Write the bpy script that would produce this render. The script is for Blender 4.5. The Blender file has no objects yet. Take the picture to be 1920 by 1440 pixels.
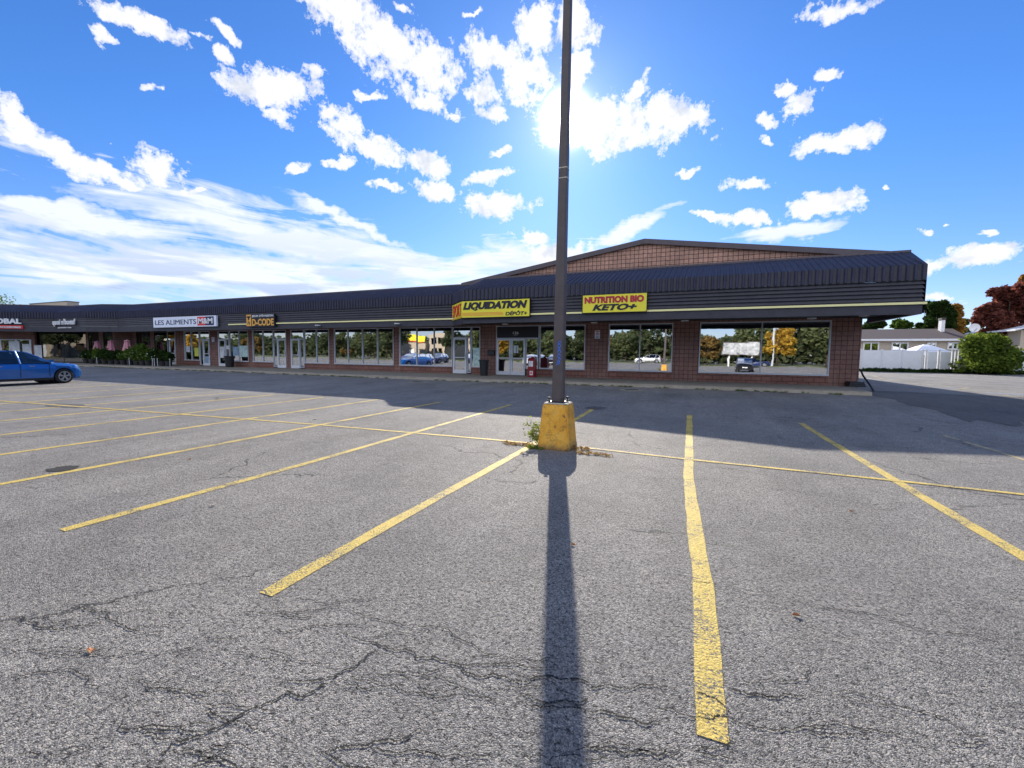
import bpy, math, random
import numpy as np
from mathutils import Vector, Matrix
random.seed(7); rng=np.random.default_rng(7)
D=bpy.data; SC=bpy.context.scene; COL=SC.collection
PI=math.pi
# ------------------------------------------------------------------ camera solve (photo pixels 1920x1440)
F=795.; CX,CY=960.,720.; H=1.5
def nrm(v): return v/np.linalg.norm(v)
_a=nrm(np.array([1294-CX,667-CY,F])); _b=-nrm(np.array([-945-CX,644-CY,F]))
_up=nrm(np.cross(_b,_a)); _b=nrm(np.cross(_a,_up)); R3=np.stack([_b,_a,_up])
def ray(x,y): return R3@np.array([x-CX,y-CY,F])
def gz(y):
    t=min(1,max(0,(y-10.5)/8.)); return .15*t*t*(3-2*t)
def gnd(x,y,z=None):
    d=ray(x,y); zz=0. if z is None else z
    for _ in range(12):
        t=(zz-H)/d[2]; p=d*t
        if z is None: zz=gz(p[1])
    return Vector((p[0],p[1],zz))
def W(x,y,Y):
    d=ray(x,y); t=Y/d[1]; return Vector((d[0]*t,Y,d[2]*t+H))
def at_x(x,Y):           # X where the column x meets plane Y (at horizon)
    return W(x,650,Y).x
# ------------------------------------------------------------------ materials
def srgb(r,g,b):
    f=lambda c:(c/255/12.92) if c<=10 else ((c/255+.055)/1.055)**2.4
    return (f(r),f(g),f(b),1)
class NT:
    def __init__(s,name):
        s.m=D.materials.new(name); s.m.use_nodes=True; s.t=s.m.node_tree; s.n=s.t.nodes; s.b=s.n['Principled BSDF']; s.out=s.n['Material Output']
    def add(s,t,**k):
        n=s.n.new(t)
        for a,v in k.items(): setattr(n,a,v)
        return n
    def l(s,a,b): s.t.links.new(a,b)
    def coord(s,kind='Object'):
        return s.add('ShaderNodeTexCoord').outputs[kind]
    def noise(s,vec,scale,detail=3,rough=.55,dist=0):
        n=s.add('ShaderNodeTexNoise'); n.inputs['Scale'].default_value=scale; n.inputs['Detail'].default_value=detail
        n.inputs['Roughness'].default_value=rough; n.inputs['Distortion'].default_value=dist
        if vec: s.l(vec,n.inputs['Vector'])
        return n
    def ramp(s,fac,pts,interp='LINEAR'):
        n=s.add('ShaderNodeValToRGB'); n.color_ramp.interpolation=interp; e=n.color_ramp.elements
        while len(e)<len(pts): e.new(.5)
        for i,(p,c) in enumerate(pts):
            e[i].position=p; e[i].color=c if len(c)==4 else (*c,1)
        s.l(fac,n.inputs[0]); return n.outputs[0]
    def mix(s,fac,a,b,blend='MIX'):
        n=s.add('ShaderNodeMix',data_type='RGBA',blend_type=blend)
        for i,v in ((0,fac),(6,a),(7,b)):
            if hasattr(v,'is_output') or isinstance(v,bpy.types.NodeSocket): s.l(v,n.inputs[i])
            else: n.inputs[i].default_value=v
        return n.outputs[2]
    def math(s,op,a,b=None,c=None,clamp=False):
        n=s.add('ShaderNodeMath',operation=op,use_clamp=clamp)
        for i,v in enumerate((a,b,c)):
            if v is None: continue
            if isinstance(v,bpy.types.NodeSocket): s.l(v,n.inputs[i])
            else: n.inputs[i].default_value=v
        return n.outputs[0]
    def bump(s,h,strength=.3,dist=.01):
        n=s.add('ShaderNodeBump'); n.inputs['Strength'].default_value=strength; n.inputs['Distance'].default_value=dist
        s.l(h,n.inputs['Height']); s.l(n.outputs[0],s.b.inputs['Normal']); return n
def g(v): return (v,v,v,1)
def simple(name,c,rough=.6,var=.18,scale=6,bump=0,bscale=60,metal=0,spec=.5):
    s=NT(name); co=s.coord(); n=s.noise(co,scale,5,.65)
    a=tuple(max(0,x*(1-var)) for x in c[:3])+(1,); b=tuple(min(1,x*(1+var)) for x in c[:3])+(1,)
    s.l(s.ramp(n.outputs[0],[(.3,a),(.7,b)]),s.b.inputs['Base Color'])
    s.b.inputs['Roughness'].default_value=rough; s.b.inputs['Metallic'].default_value=metal; s.b.inputs['Specular IOR Level'].default_value=spec
    if bump: s.bump(s.noise(co,bscale,4,.7).outputs[0],bump,.01)
    return s.m
M={}
def asphalt(name,tone=1.,cracks=True):
    s=NT(name); co=s.coord()
    v=s.add('ShaderNodeTexVoronoi',feature='F1'); v.inputs['Scale'].default_value=165; s.l(co,v.inputs['Vector'])
    v2=s.add('ShaderNodeTexVoronoi',feature='F1'); v2.inputs['Scale'].default_value=85; s.l(co,v2.inputs['Vector'])
    fine=s.noise(co,160,4,.75); mid=s.noise(co,42,4,.72); big=s.noise(co,.55,6,.62); huge=s.noise(co,.13,4,.6)
    sepc=s.add('ShaderNodeSeparateColor'); s.l(v.outputs['Color'],sepc.inputs[0])
    stone=s.ramp(sepc.outputs[0],[(0,g(.07*tone)),(.45,g(.13*tone)),(.8,g(.20*tone)),(1,(.32*tone,.31*tone,.29*tone,1))])
    sep2=s.add('ShaderNodeSeparateColor'); s.l(v2.outputs['Color'],sep2.inputs[0])
    c=s.mix(s.math('MULTIPLY',s.math('GREATER_THAN',sep2.outputs[1],.82),.55),stone,(.27*tone,.265*tone,.25*tone,1))
    pit=s.ramp(mid.outputs[0],[(.38,g(.16)),(.47,g(1))])
    c=s.mix(1,c,pit,'MULTIPLY'); c=s.mix(1,c,(1.045,1.0,.945,1),'MULTIPLY')
    lm=s.add('ShaderNodeMapping'); s.l(co,lm.inputs[0]); lm.inputs['Scale'].default_value=(.9,.06,1); lm.inputs['Rotation'].default_value=(0,0,.12)
    lane=s.noise(lm.outputs[0],1.6,5,.6); c=s.mix(1,c,s.ramp(lane.outputs[0],[(.32,g(.86)),(.55,g(1)),(.72,g(1.12))]),'MULTIPLY')
    fl=s.noise(co,5.5,4,.7); c=s.mix(1,c,s.ramp(fl.outputs[0],[(.3,g(.84)),(.6,g(1.06))]),'MULTIPLY')
    tonev=s.ramp(big.outputs[0],[(.28,g(.74)),(.5,g(1)),(.75,g(1.16))]); c=s.mix(1,c,tonev,'MULTIPLY')
    tonev=s.ramp(huge.outputs[0],[(.3,(.86,.87,.9,1)),(.7,(1.08,1.05,1.0,1))]); c=s.mix(1,c,tonev,'MULTIPLY')
    # oil spots
    oil=s.noise(co,1.1,3,.5); c=s.mix(s.ramp(oil.outputs[0],[(.74,g(0)),(.84,g(.35))]),c,g(.035))
    hgt=s.math('ADD',s.math('MULTIPLY',v.outputs['Distance'],-1.0),s.math('MULTIPLY',mid.outputs[0],1.8))
    hgt=s.math('ADD',hgt,s.math('MULTIPLY',fine.outputs[0],.5))
    if cracks:
        w1=s.noise(co,1.3,6,.7); va=s.add('ShaderNodeVectorMath',operation='MULTIPLY_ADD'); s.l(w1.outputs['Color'],va.inputs[0]); va.inputs[1].default_value=(.8,.8,0); s.l(co,va.inputs[2])
        for sc,wd,thr in ((.42,.006,.54),):
            ve=s.add('ShaderNodeTexVoronoi',feature='DISTANCE_TO_EDGE'); ve.inputs['Scale'].default_value=sc; s.l(va.outputs[0],ve.inputs['Vector'])
            line=s.ramp(ve.outputs['Distance'],[(wd*.35*sc/.42*.8,g(1)),(wd*sc/.42,g(0))])
            mk=s.noise(co,.35+sc*.3,3,.6); mask=s.ramp(mk.outputs[0],[(thr-.03,g(0)),(thr+.05,g(1))])
            k=s.math('MULTIPLY',line,mask); c=s.mix(s.math('MULTIPLY',k,.85),c,g(.018)); hgt=s.math('SUBTRACT',hgt,s.math('MULTIPLY',k,1.5))
    s.l(c,s.b.inputs['Base Color']); s.b.inputs['Roughness'].default_value=.78; s.b.inputs['Specular IOR Level'].default_value=.4
    s.bump(hgt,1.0,.011)
    return s.m
M['asphalt']=asphalt('asphalt',1.80)
M['asphalt_dark']=asphalt('asphalt_patch',.95,False)
def paint(name,c,wear=.5):
    s=NT(name); co=s.coord()
    v=s.add('ShaderNodeTexVoronoi',feature='F1'); v.inputs['Scale'].default_value=70; s.l(co,v.inputs['Vector'])
    n1=s.noise(co,78,4,.75); n2=s.noise(co,2.2,4,.6); n3=s.noise(co,12,4,.7)
    k=s.math('ADD',s.math('MULTIPLY',n1.outputs[0],.8),s.math('MULTIPLY',n2.outputs[0],.45)); k=s.math('ADD',k,s.math('MULTIPLY',n3.outputs[0],.35))
    hole=s.ramp(k,[(wear,g(1)),(wear+.05,g(0))])
    sc=s.add('ShaderNodeSeparateColor'); s.l(v.outputs['Color'],sc.inputs[0])
    pc=s.mix(sc.outputs[0],tuple(x*.78 for x in c[:3])+(1,),tuple(min(1,x*1.12) for x in c[:3])+(1,))
    pc=s.mix(s.ramp(n3.outputs[0],[(.35,g(0)),(.7,g(.35))]),pc,tuple(x*.6+.12 for x in c[:3])+(1,))
    s.l(s.mix(hole,pc,g(.10)),s.b.inputs['Base Color']); s.b.inputs['Roughness'].default_value=.65
    h=s.math('ADD',s.math('MULTIPLY',v.outputs['Distance'],-1.0),s.math('MULTIPLY',n1.outputs[0],2.0)); s.bump(h,.9,.008)
    return s.m
M['yellow_line']=paint('yellow_line_paint',(.74,.53,.085,1),.715)
M['yellow_faint']=paint('faded_yellow_paint',(.50,.40,.20,1),.745)
M['blue_line']=paint('blue_line_paint',(.22,.42,.75,1),.70)
def blocks(name,c1,c2,mort,bw,bh,offset=0.,ms=.012):
    s=NT(name); co=s.coord(); sx=s.add('ShaderNodeSeparateXYZ'); s.l(co,sx.inputs[0]); cb=s.add('ShaderNodeCombineXYZ')
    s.l(s.math('ADD',sx.outputs[0],sx.outputs[1]),cb.inputs[0]); s.l(sx.outputs[2],cb.inputs[1])
    b=s.add('ShaderNodeTexBrick',offset=offset,offset_frequency=2,squash=1); s.l(cb.outputs[0],b.inputs['Vector'])
    b.inputs['Scale'].default_value=1; b.inputs['Brick Width'].default_value=bw; b.inputs['Row Height'].default_value=bh
    b.inputs['Mortar Size'].default_value=ms; b.inputs['Mortar Smooth'].default_value=.3; b.inputs['Bias'].default_value=0
    b.inputs['Color1'].default_value=c1; b.inputs['Color2'].default_value=c2; b.inputs['Mortar'].default_value=mort
    n=s.noise(co,9,6,.7); n2=s.noise(co,.9,4,.6)
    c=s.mix(1,b.outputs[0],s.ramp(n.outputs[0],[(.3,g(.72)),(.7,g(1.2))]),'MULTIPLY'); c=s.mix(1,c,s.ramp(n2.outputs[0],[(.3,g(.8)),(.7,g(1.12))]),'MULTIPLY')
    s.l(c,s.b.inputs['Base Color']); s.b.inputs['Roughness'].default_value=.85
    h=s.math('ADD',s.math('MULTIPLY',b.outputs['Fac'],-1.),s.math('MULTIPLY',s.noise(co,45,4,.7).outputs[0],.6)); s.bump(h,.8,.01)
    return s.m
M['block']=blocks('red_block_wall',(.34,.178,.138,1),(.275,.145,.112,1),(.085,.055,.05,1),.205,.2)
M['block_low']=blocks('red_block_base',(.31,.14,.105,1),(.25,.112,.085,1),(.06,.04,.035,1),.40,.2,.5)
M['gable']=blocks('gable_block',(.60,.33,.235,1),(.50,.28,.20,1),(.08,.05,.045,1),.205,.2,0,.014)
M['clad']=simple('dark_metal_cladding',(.040,.038,.048),.5,.25,3,.15,25)
M['clad_rib']=simple('dark_ribbed_metal',(.050,.050,.080),.7,.2,2,.1,30,spec=.25)
M['trim']=simple('brown_metal_trim',(.105,.08,.085),.5,.15,3)
M['soffit']=simple('dark_soffit',(.03,.028,.03),.7)
M['cream']=simple('cream_strip_paint',(.96,.87,.40),.45,.04,2)
M['alu']=simple('aluminium_frame',(.62,.63,.66),.38,.08,8,.05,20)
M['white_alu']=simple('white_door_frame',(.78,.79,.82),.4,.06,8)
M['dark']=simple('dark_interior',(.035,.033,.03),.8,.3,2)
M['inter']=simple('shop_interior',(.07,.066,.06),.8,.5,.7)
M['black']=simple('black_plastic',(.018,.018,.02),.45,.3,9)
M['roof_gravel']=simple('roof_membrane',(.10,.10,.10),.9,.3,8)
def conc(name,c,scale=5):
    s=NT(name); co=s.coord(); n=s.noise(co,scale,8,.7); n2=s.noise(co,70,4,.8)
    col=s.ramp(n.outputs[0],[(.25,tuple(x*.6 for x in c[:3])),(.5,c[:3]),(.75,tuple(x*1.2 for x in c[:3]))])
    col=s.mix(1,col,s.ramp(n2.outputs[0],[(.3,g(.7)),(.7,g(1.15))]),'MULTIPLY')
    s.l(col,s.b.inputs['Base Color']); s.b.inputs['Roughness'].default_value=.9; s.bump(n2.outputs[0],.7,.01); return s.m
M['sidewalk']=conc('sidewalk_concrete',(.27,.245,.20),3)
M['kerb']=conc('kerb_concrete',(.36,.31,.24),5)
M['patch']=conc('manhole_concrete',(.34,.31,.22),6)
M['iron']=simple('cast_iron',(.06,.05,.045),.6,.4,20,.5,60)
# yellow concrete base with chips
def yellowbase():
    s=NT('chipped_yellow_paint'); co=s.coord(); n=s.noise(co,16,8,.75); n2=s.noise(co,5,5,.65); n3=s.noise(co,60,3,.7)
    k=s.math('ADD',s.math('MULTIPLY',n.outputs[0],.7),s.math('MULTIPLY',n2.outputs[0],.5))
    col=s.ramp(n2.outputs[0],[(.3,(.66,.28,.02)),(.5,(.86,.42,.035)),(.8,(.90,.55,.10))])
    col=s.mix(s.ramp(k,[(.475,g(1)),(.50,g(0))]),col,(.10,.075,.05,1))
    col=s.mix(s.ramp(n.outputs[0],[(.68,g(0)),(.73,g(.8))]),col,(.42,.36,.28,1))
    sz=s.add('ShaderNodeSeparateXYZ'); s.l(co,sz.inputs[0]); dirt=s.ramp(s.math('ADD',sz.outputs[2],s.math('MULTIPLY',n.outputs[0],.22)),[(.12,g(.85)),(.24,g(0))]); col=s.mix(dirt,col,(.13,.085,.045,1))
    ve=s.add('ShaderNodeTexVoronoi',feature='DISTANCE_TO_EDGE'); ve.inputs['Scale'].default_value=4.5; wv_=s.mix(.25,co,n.outputs['Color']); s.l(wv_,ve.inputs['Vector'])
    ck=s.ramp(ve.outputs['Distance'],[(.004,g(1)),(.018,g(0))]); col=s.mix(s.math('MULTIPLY',ck,.8),col,(.07,.045,.03,1))
    st_=s.noise(s.add('ShaderNodeTexCoord').outputs['Object'],9,4,.6); col=s.mix(s.ramp(st_.outputs[0],[(.55,g(0)),(.75,g(.45))]),col,(.40,.20,.06,1))
    s.l(col,s.b.inputs['Base Color']); s.b.inputs['Roughness'].default_value=.6
    s.bump(s.math('ADD',n.outputs[0],s.math('MULTIPLY',n3.outputs[0],.3)),.8,.02); return s.m
M['ybase']=yellowbase()
M['base_top']=conc('sunlit_mortar_top',(.62,.56,.44),12)  # pale tone paints the base top as sunlit; pole bands share it
M['pole']=simple('brown_pole_paint',(.085,.066,.062),.48,.2,4,.1,40)
def emis(name,c,st):
    s=NT(name); s.b.inputs['Base Color'].default_value=(.8,.8,.8,1); s.b.inputs['Emission Color'].default_value=c; s.b.inputs['Emission Strength'].default_value=st; return s.m
M['lamp']=emis('lit_lamp',(1,.93,.8,1),3.5)
def glass(name,refl=.42,tint=(.30,.31,.32,1)):
    s=NT(name); s.n.remove(s.b); co=s.coord()
    gl=s.add('ShaderNodeBsdfGlossy'); gl.inputs['Roughness'].default_value=.012; gl.inputs['Color'].default_value=(.93,.96,1,1)
    tr=s.add('ShaderNodeBsdfTransparent'); tr.inputs['Color'].default_value=tint
    lw=s.add('ShaderNodeFresnel'); lw.inputs[0].default_value=1.5
    fac=s.math('ADD',s.math('MULTIPLY',lw.outputs[0],.8),refl,clamp=True)
    mx=s.add('ShaderNodeMixShader'); s.l(fac,mx.inputs[0]); s.l(tr.outputs[0],mx.inputs[1]); s.l(gl.outputs[0],mx.inputs[2]); s.l(mx.outputs[0],s.out.inputs[0])
    n=s.noise(co,1.3,2,.5); bp=s.add('ShaderNodeBump'); bp.inputs['Strength'].default_value=.10; bp.inputs['Distance'].default_value=.012; s.l(n.outputs[0],bp.inputs['Height']); s.l(bp.outputs[0],gl.inputs['Normal'])
    return s.m
M['glass']=glass('shop_glass',.60)
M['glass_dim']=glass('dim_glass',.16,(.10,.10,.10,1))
M['carglass']=glass('car_glass',.03,(.10,.12,.13,1))
def leaf(name,c1,c2,trans=.5):
    s=NT(name); s.n.remove(s.b); ge=s.add('ShaderNodeNewGeometry'); co=s.coord(); n=s.noise(co,.9,4,.6)
    k=s.math('ADD',s.math('MULTIPLY',ge.outputs['Random Per Island'],.6),s.math('MULTIPLY',n.outputs[0],.5))
    c=s.ramp(k,[(.15,c1),(.85,c2)])
    d=s.add('ShaderNodeBsdfDiffuse'); t=s.add('ShaderNodeBsdfTranslucent'); s.l(c,d.inputs[0]); s.l(c,t.inputs[0])
    mx=s.add('ShaderNodeMixShader'); mx.inputs[0].default_value=trans; s.l(d.outputs[0],mx.inputs[1]); s.l(t.outputs[0],mx.inputs[2]); s.l(mx.outputs[0],s.out.inputs[0]); return s.m
M['lf_green']=leaf('green_leaves',(.035,.075,.015),(.16,.24,.04))
M['lf_dark']=leaf('dark_green_leaves',(.012,.030,.010),(.06,.10,.025),.35)
M['lf_bush']=leaf('bush_leaves',(.035,.07,.012),(.24,.31,.05),.5)
M['lf_orange']=leaf('orange_leaves',(.20,.10,.03),(.62,.36,.08))
M['lf_yellow']=leaf('yellow_leaves',(.35,.2,.03),(.8,.55,.10))
M['lf_autumn']=leaf('autumn_leaves',(.12,.09,.04),(.42,.27,.09))
M['lf_side']=leaf('roadside_leaves',(.07,.10,.045),(.25,.28,.13))
M['lf_side2']=leaf('roadside_dark_leaves',(.04,.06,.03),(.17,.20,.10))
M['lf_red']=leaf('dark_red_leaves',(.05,.018,.015),(.34,.12,.085),.5)
M['lf_weed']=leaf('weed_leaves',(.07,.11,.02),(.34,.40,.08))
M['lf_dry']=leaf('dry_grass',(.25,.13,.05),(.55,.38,.15),.3)
M['lf_white']=leaf('white_petals',(.6,.6,.55),(.9,.9,.85),.2)
M['bark']=simple('bark',(.07,.05,.035),.9,.4,12,.8,30)
M['grass']=simple('verge_grass',(.10,.12,.04),.9,.5,3,.8,20)
M['white_fence']=simple('white_fence_panel',(.86,.86,.85),.6,.06,2)
M['board']=simple('weathered_board',(.45,.46,.45),.6,.7,1.3)
M['white']=simple('white_paint',(.8,.8,.8),.5,.06)
M['tent']=simple('white_canvas',(.82,.84,.9),.7,.05)
M['shingle']=simple('brown_shingles',(.11,.085,.08),.9,.3,14,.5,40)
M['stucco']=simple('beige_wall',(.50,.42,.32),.9,.1,6)
M['navy']=simple('navy_ink',(.018,.02,.075),.5,.05)
M['ink']=simple('black_ink',(.012,.012,.02),.5,.05)
M['signyellow']=simple('sign_yellow',(.92,.80,.04),.4,.03,1)
M['signred']=simple('sign_red',(.50,.02,.035),.45,.1)
M['signorange']=simple('sign_orange',(.85,.28,.05),.45,.08)
M['brightred']=simple('bright_red',(.72,.04,.04),.45,.05)
M['signwhite']=simple('sign_white',(.80,.83,.92),.4,.03,1)
M['gold']=simple('sign_gold',(.85,.42,.06),.45,.12)
M['pink']=simple('pink_fabric',(.62,.26,.31),.8,.15,20)
M['newsred']=simple('newsbox_red',(.26,.010,.016),.35,.1)
M['graf']=simple('blue_spray',(.06,.22,.75),.5,.1)
M['poster']=simple('paper_white',(.75,.76,.76),.6,.25,4)
M['poster_b']=simple('paper_blue',(.30,.42,.55),.6,.6,9)
M['poster_g']=simple('paper_green',(.55,.72,.66),.6,.35,7)
M['poster_y']=simple('paper_yellow',(.75,.78,.12),.6,.1,7)
M['pot']=simple('dark_pot',(.03,.028,.028),.6)
def carpaint(name,c):
    s=NT(name); s.b.inputs['Base Color'].default_value=c; s.b.inputs['Metallic'].default_value=.35; s.b.inputs['Roughness'].default_value=.28
    s.b.inputs['Coat Weight'].default_value=1; s.b.inputs['Coat Roughness'].default_value=.04
    n=s.noise(s.coord(),400,2); s.l(s.ramp(n.outputs[0],[(.3,tuple(x*.85 for x in c[:3])),(.7,tuple(min(1,x*1.15) for x in c[:3]))]),s.b.inputs['Base Color']); return s.m
M['car_blue']=carpaint('blue_car_paint',(.008,.135,.47,1)); M['car_black']=carpaint('black_car_paint',(.012,.012,.015,1))
M['car_white']=carpaint('white_car_paint',(.75,.75,.75,1)); M['car_grey']=carpaint('grey_car_paint',(.18,.2,.23,1)); M['car_navy']=carpaint('navy_car_paint',(.015,.035,.14,1)); M['car_red']=carpaint('red_car_paint',(.45,.02,.02,1))
M['tyre']=simple('tyre_rubber',(.02,.02,.02),.85); M['rim']=simple('alloy_rim',(.6,.61,.63),.3,.05,metal=.8)
M['headlamp']=simple('headlamp_lens',(.8,.85,.9),.08,.05); M['chrome']=simple('chrome_trim',(.7,.7,.72),.2,.03,metal=.9)
# ------------------------------------------------------------------ mesh builder
class MB:
    def __init__(s): s.v=[]; s.f=[]; s.mi=[]
    def face(s,pts,mi=0):
        i=len(s.v); s.v+= [tuple(p) for p in pts]; s.f.append(tuple(range(i,i+len(pts)))); s.mi.append(mi); return s
    def hexa(s,b,t,mi=0):     # 4 bottom, 4 top corner points
        i=len(s.v); s.v+=[tuple(p) for p in b]+[tuple(p) for p in t]
        s.f+=[(i+3,i+2,i+1,i),(i+4,i+5,i+6,i+7)]+[(i+k,i+(k+1)%4,i+4+(k+1)%4,i+4+k) for k in range(4)]; s.mi+=[mi]*6; return s
    def box(s,x0,x1,y0,y1,z0,z1,mi=0):
        return s.hexa([(x0,y0,z0),(x1,y0,z0),(x1,y1,z0),(x0,y1,z0)],[(x0,y0,z1),(x1,y0,z1),(x1,y1,z1),(x0,y1,z1)],mi)
    def obox(s,c,u,hw,hd,z0,z1,mi=0):   # oriented box: centre c(x,y), unit dir u, half length along u, half depth
        ux,uy=u; n=(-uy,ux); P=[(c[0]+ux*a+n[0]*b,c[1]+uy*a+n[1]*b) for a,b in ((-hw,-hd),(hw,-hd),(hw,hd),(-hw,hd))]
        return s.hexa([(x,y,z0) for x,y in P],[(x,y,z1) for x,y in P],mi)
    def rings(s,rings,mi=0,caps=True,closed=True):
        i=len(s.v); n=len(rings[0])
        for r in rings: s.v+=[tuple(p) for p in r]
        for a in range(len(rings)-1):
            for k in range(n if closed else n-1):
                k2=(k+1)%n; s.f.append((i+a*n+k,i+a*n+k2,i+(a+1)*n+k2,i+(a+1)*n+k)); s.mi.append(mi)
        if caps and closed:
            s.f.append(tuple(i+k for k in range(n))[::-1]); s.mi.append(mi)
            j=i+(len(rings)-1)*n; s.f.append(tuple(j+k for k in range(n))); s.mi.append(mi)
        return s
    def tube(s,pts,rad,n=8,mi=0):
        pts=[Vector(p) for p in pts]; rr=rad if isinstance(rad,(list,tuple)) else [rad]*len(pts); rings=[]
        for i,p in enumerate(pts):
            d=(pts[min(i+1,len(pts)-1)]-pts[max(i-1,0)]).normalized()
            ref=Vector((0,0,1)) if abs(d.z)<.9 else Vector((1,0,0))
            u=d.cross(ref).normalized(); w=u.cross(d)
            rings.append([p+(u*math.cos(2*PI*k/n)+w*math.sin(2*PI*k/n))*rr[i] for k in range(n)])
        return s.rings(rings,mi)
    def lathe(s,c,prof,n=16,mi=0):    # prof: (r,z)
        return s.rings([[(c[0]+r*math.cos(2*PI*k/n),c[1]+r*math.sin(2*PI*k/n),c[2]+z) for k in range(n)] for r,z in prof],mi)
    def build(s,name,mats,parent=None,smooth=False,label=None):
        me=D.meshes.new(name); me.from_pydata(s.v,[],s.f); mats=mats if isinstance(mats,(list,tuple)) else [mats]
        for m in mats: me.materials.append(m)
        me.polygons.foreach_set('material_index',s.mi)
        if smooth: me.polygons.foreach_set('use_smooth',[True]*len(s.f))
        me.update(); me.validate(); o=D.objects.new(name,me); COL.objects.link(o)
        if parent:
            o.parent=parent; o.matrix_parent_inverse=Matrix.Translation(parent.location).inverted() if not parent.rotation_euler.z else parent.matrix_basis.inverted()
        if label: o['label']=label
        return o
def tag(o,label=None,cat=None,group=None,kind=None):
    for k,v in (('label',label),('category',cat),('group',group),('kind',kind)):
        if v: o[k]=v
    return o
def empty(name,loc,label,cat,group=None,rz=0):
    o=D.objects.new(name,None); COL.objects.link(o); o.location=loc; o.rotation_euler.z=rz; o.empty_display_size=.2
    return tag(o,label,cat,group)
def copy_tree(o,loc,rz,label,mat=None):
    c=o.copy(); COL.objects.link(c); c.location=loc; c.rotation_euler.z=rz; c['label']=label
    def rec(a,b):
        for ch in list(a.children):
            d=ch.copy(); COL.objects.link(d); d.parent=b
            if mat and ch.type=='MESH' and ch.data.materials and ch.data.materials[0]==mat[0]:
                d.data=ch.data.copy(); d.data.materials[0]=mat[1]
            rec(ch,d)
    rec(o,c); return c
def struct(o): o['kind']='structure'; return o
def textmesh(name,body,box,Y,mat,parent=None,shear=0,offset=0,ex=.012,frame=None,zs=None):
    """box=(x0,x1,z0,z1) on a plane facing -Y; frame=(origin xy, dir xy) for other planes"""
    cu=D.curves.new(name,'FONT'); cu.body=body; cu.extrude=ex; cu.offset=offset; cu.resolution_u=3
    to=D.objects.new(name+'_tmp',cu); COL.objects.link(to); bpy.context.view_layer.update()
    me=D.meshes.new_from_object(to.evaluated_get(bpy.context.evaluated_depsgraph_get())); D.objects.remove(to); D.curves.remove(cu)
    n=len(me.vertices); a=np.empty(n*3); me.vertices.foreach_get('co',a); a=a.reshape(-1,3)
    a[:,0]+=a[:,1]*shear
    mn=a.min(0); mx=a.max(0); x0,x1,z0,z1=box
    u=(a[:,0]-mn[0])/(mx[0]-mn[0])*(x1-x0)+x0; v=(a[:,1]-mn[1])/(mx[1]-mn[1]+1e-9)*(z1-z0)+z0; w=a[:,2]
    if frame:
        (ox,oy),(dx,dy)=frame; P=np.stack([ox+dx*u+dy*w,oy+dy*u-dx*w,v],1)
    else: P=np.stack([u,Y-w,v],1)
    me.vertices.foreach_set('co',P.ravel()); me.materials.clear(); me.materials.append(mat); me.update(); me.name=name
    o=D.objects.new(name,me); COL.objects.link(o)
    if parent: o.parent=parent; o.matrix_parent_inverse=Matrix.Translation(parent.location).inverted()
    return o
# ------------------------------------------------------------------ ground
ys=[-400,-60,-20,0,5,10]+[10.5+.5*i for i in range(17)]+[19.5,24,30,60,120,400]
xs=[-400,-80,-40,-20,-10,0,10,20,60,400]
m=MB(); nx=len(xs)
for y in ys:
    for x in xs: m.v.append((x,y,gz(y)))
for j in range(len(ys)-1):
    for i in range(nx-1): m.f.append((j*nx+i,j*nx+i+1,(j+1)*nx+i+1,(j+1)*nx+i)); m.mi.append(0)
struct(m.build('ground',M['asphalt']))
def strip(name,pts,w,mat,lift=.004,jit=.004):
    """painted strip along a polyline on the ground"""
    P=[]
    for i in range(len(pts)-1):
        a,b=Vector(pts[i][:2]),Vector(pts[i+1][:2]); n=max(1,int((b-a).length/.25))
        for k in range(n): P.append(a.lerp(b,k/n))
    P.append(Vector(pts[-1][:2])); m=MB(); L=[];R=[]
    for i,p in enumerate(P):
        d=(P[min(i+1,len(P)-1)]-P[max(i-1,0)]).normalized(); n=Vector((-d.y,d.x)); ww=w/2+random.uniform(-jit,jit); s=random.uniform(-jit,jit)
        a=p+n*(ww+s); b=p-n*(ww-s); L.append((a.x,a.y,gz(a.y)+lift)); R.append((b.x,b.y,gz(b.y)+lift))
    for i in range(len(P)-1): m.face([R[i],R[i+1],L[i+1],L[i]])
    o=m.build(name,mat); return struct(o)
# stall lines
def gp(*a): v=gnd(*a); return (v.x,v.y)
far=[(240,721),(300,726),(365,731.5),(435,736.5),(515,740),(607,745),(710,749),(825,754),(957,759)]
for i,(x,y) in enumerate(far):
    e=gp(x,y); xm={8:-4.74,7:-6.98,6:-8.96}.get(i,e[0]+.12)
    strip('parking_line',[(xm+random.uniform(-.03,.03),1.72),(xm+.03,4.2),(e[0],e[1])],.115,M['yellow_line'])
strip('parking_line',[gp(497,1115),gp(745,975),gp(985,842),gp(1110,768)],.118,M['yellow_line'])
strip('parking_line',[gp(1336,1388),gp(1318,1100),gp(1291,900),gp(1293,778)],.122,M['yellow_line'])
strip('parking_line',[gp(1502,794),gp(1680,902),gp(1920,1045),(2.36,1.8)],.118,M['yellow_line'])
strip('parking_line',[gp(1765,815),gp(1920,862),(4.66,6.2)],.10,M['yellow_faint'])
strip('divider_line',[(-30,5.0)]+[gp(*p) for p in [(0,752),(180,765),(600,797),(960,828),(1000,832)]],.09,M['yellow_line'],lift=.007)
strip('divider_line',[gp(*p) for p in [(1090,839),(1293,862),(1680,902),(1920,928)]]+[(7.,6.35)],.085,M['yellow_line'],lift=.007)
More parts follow.
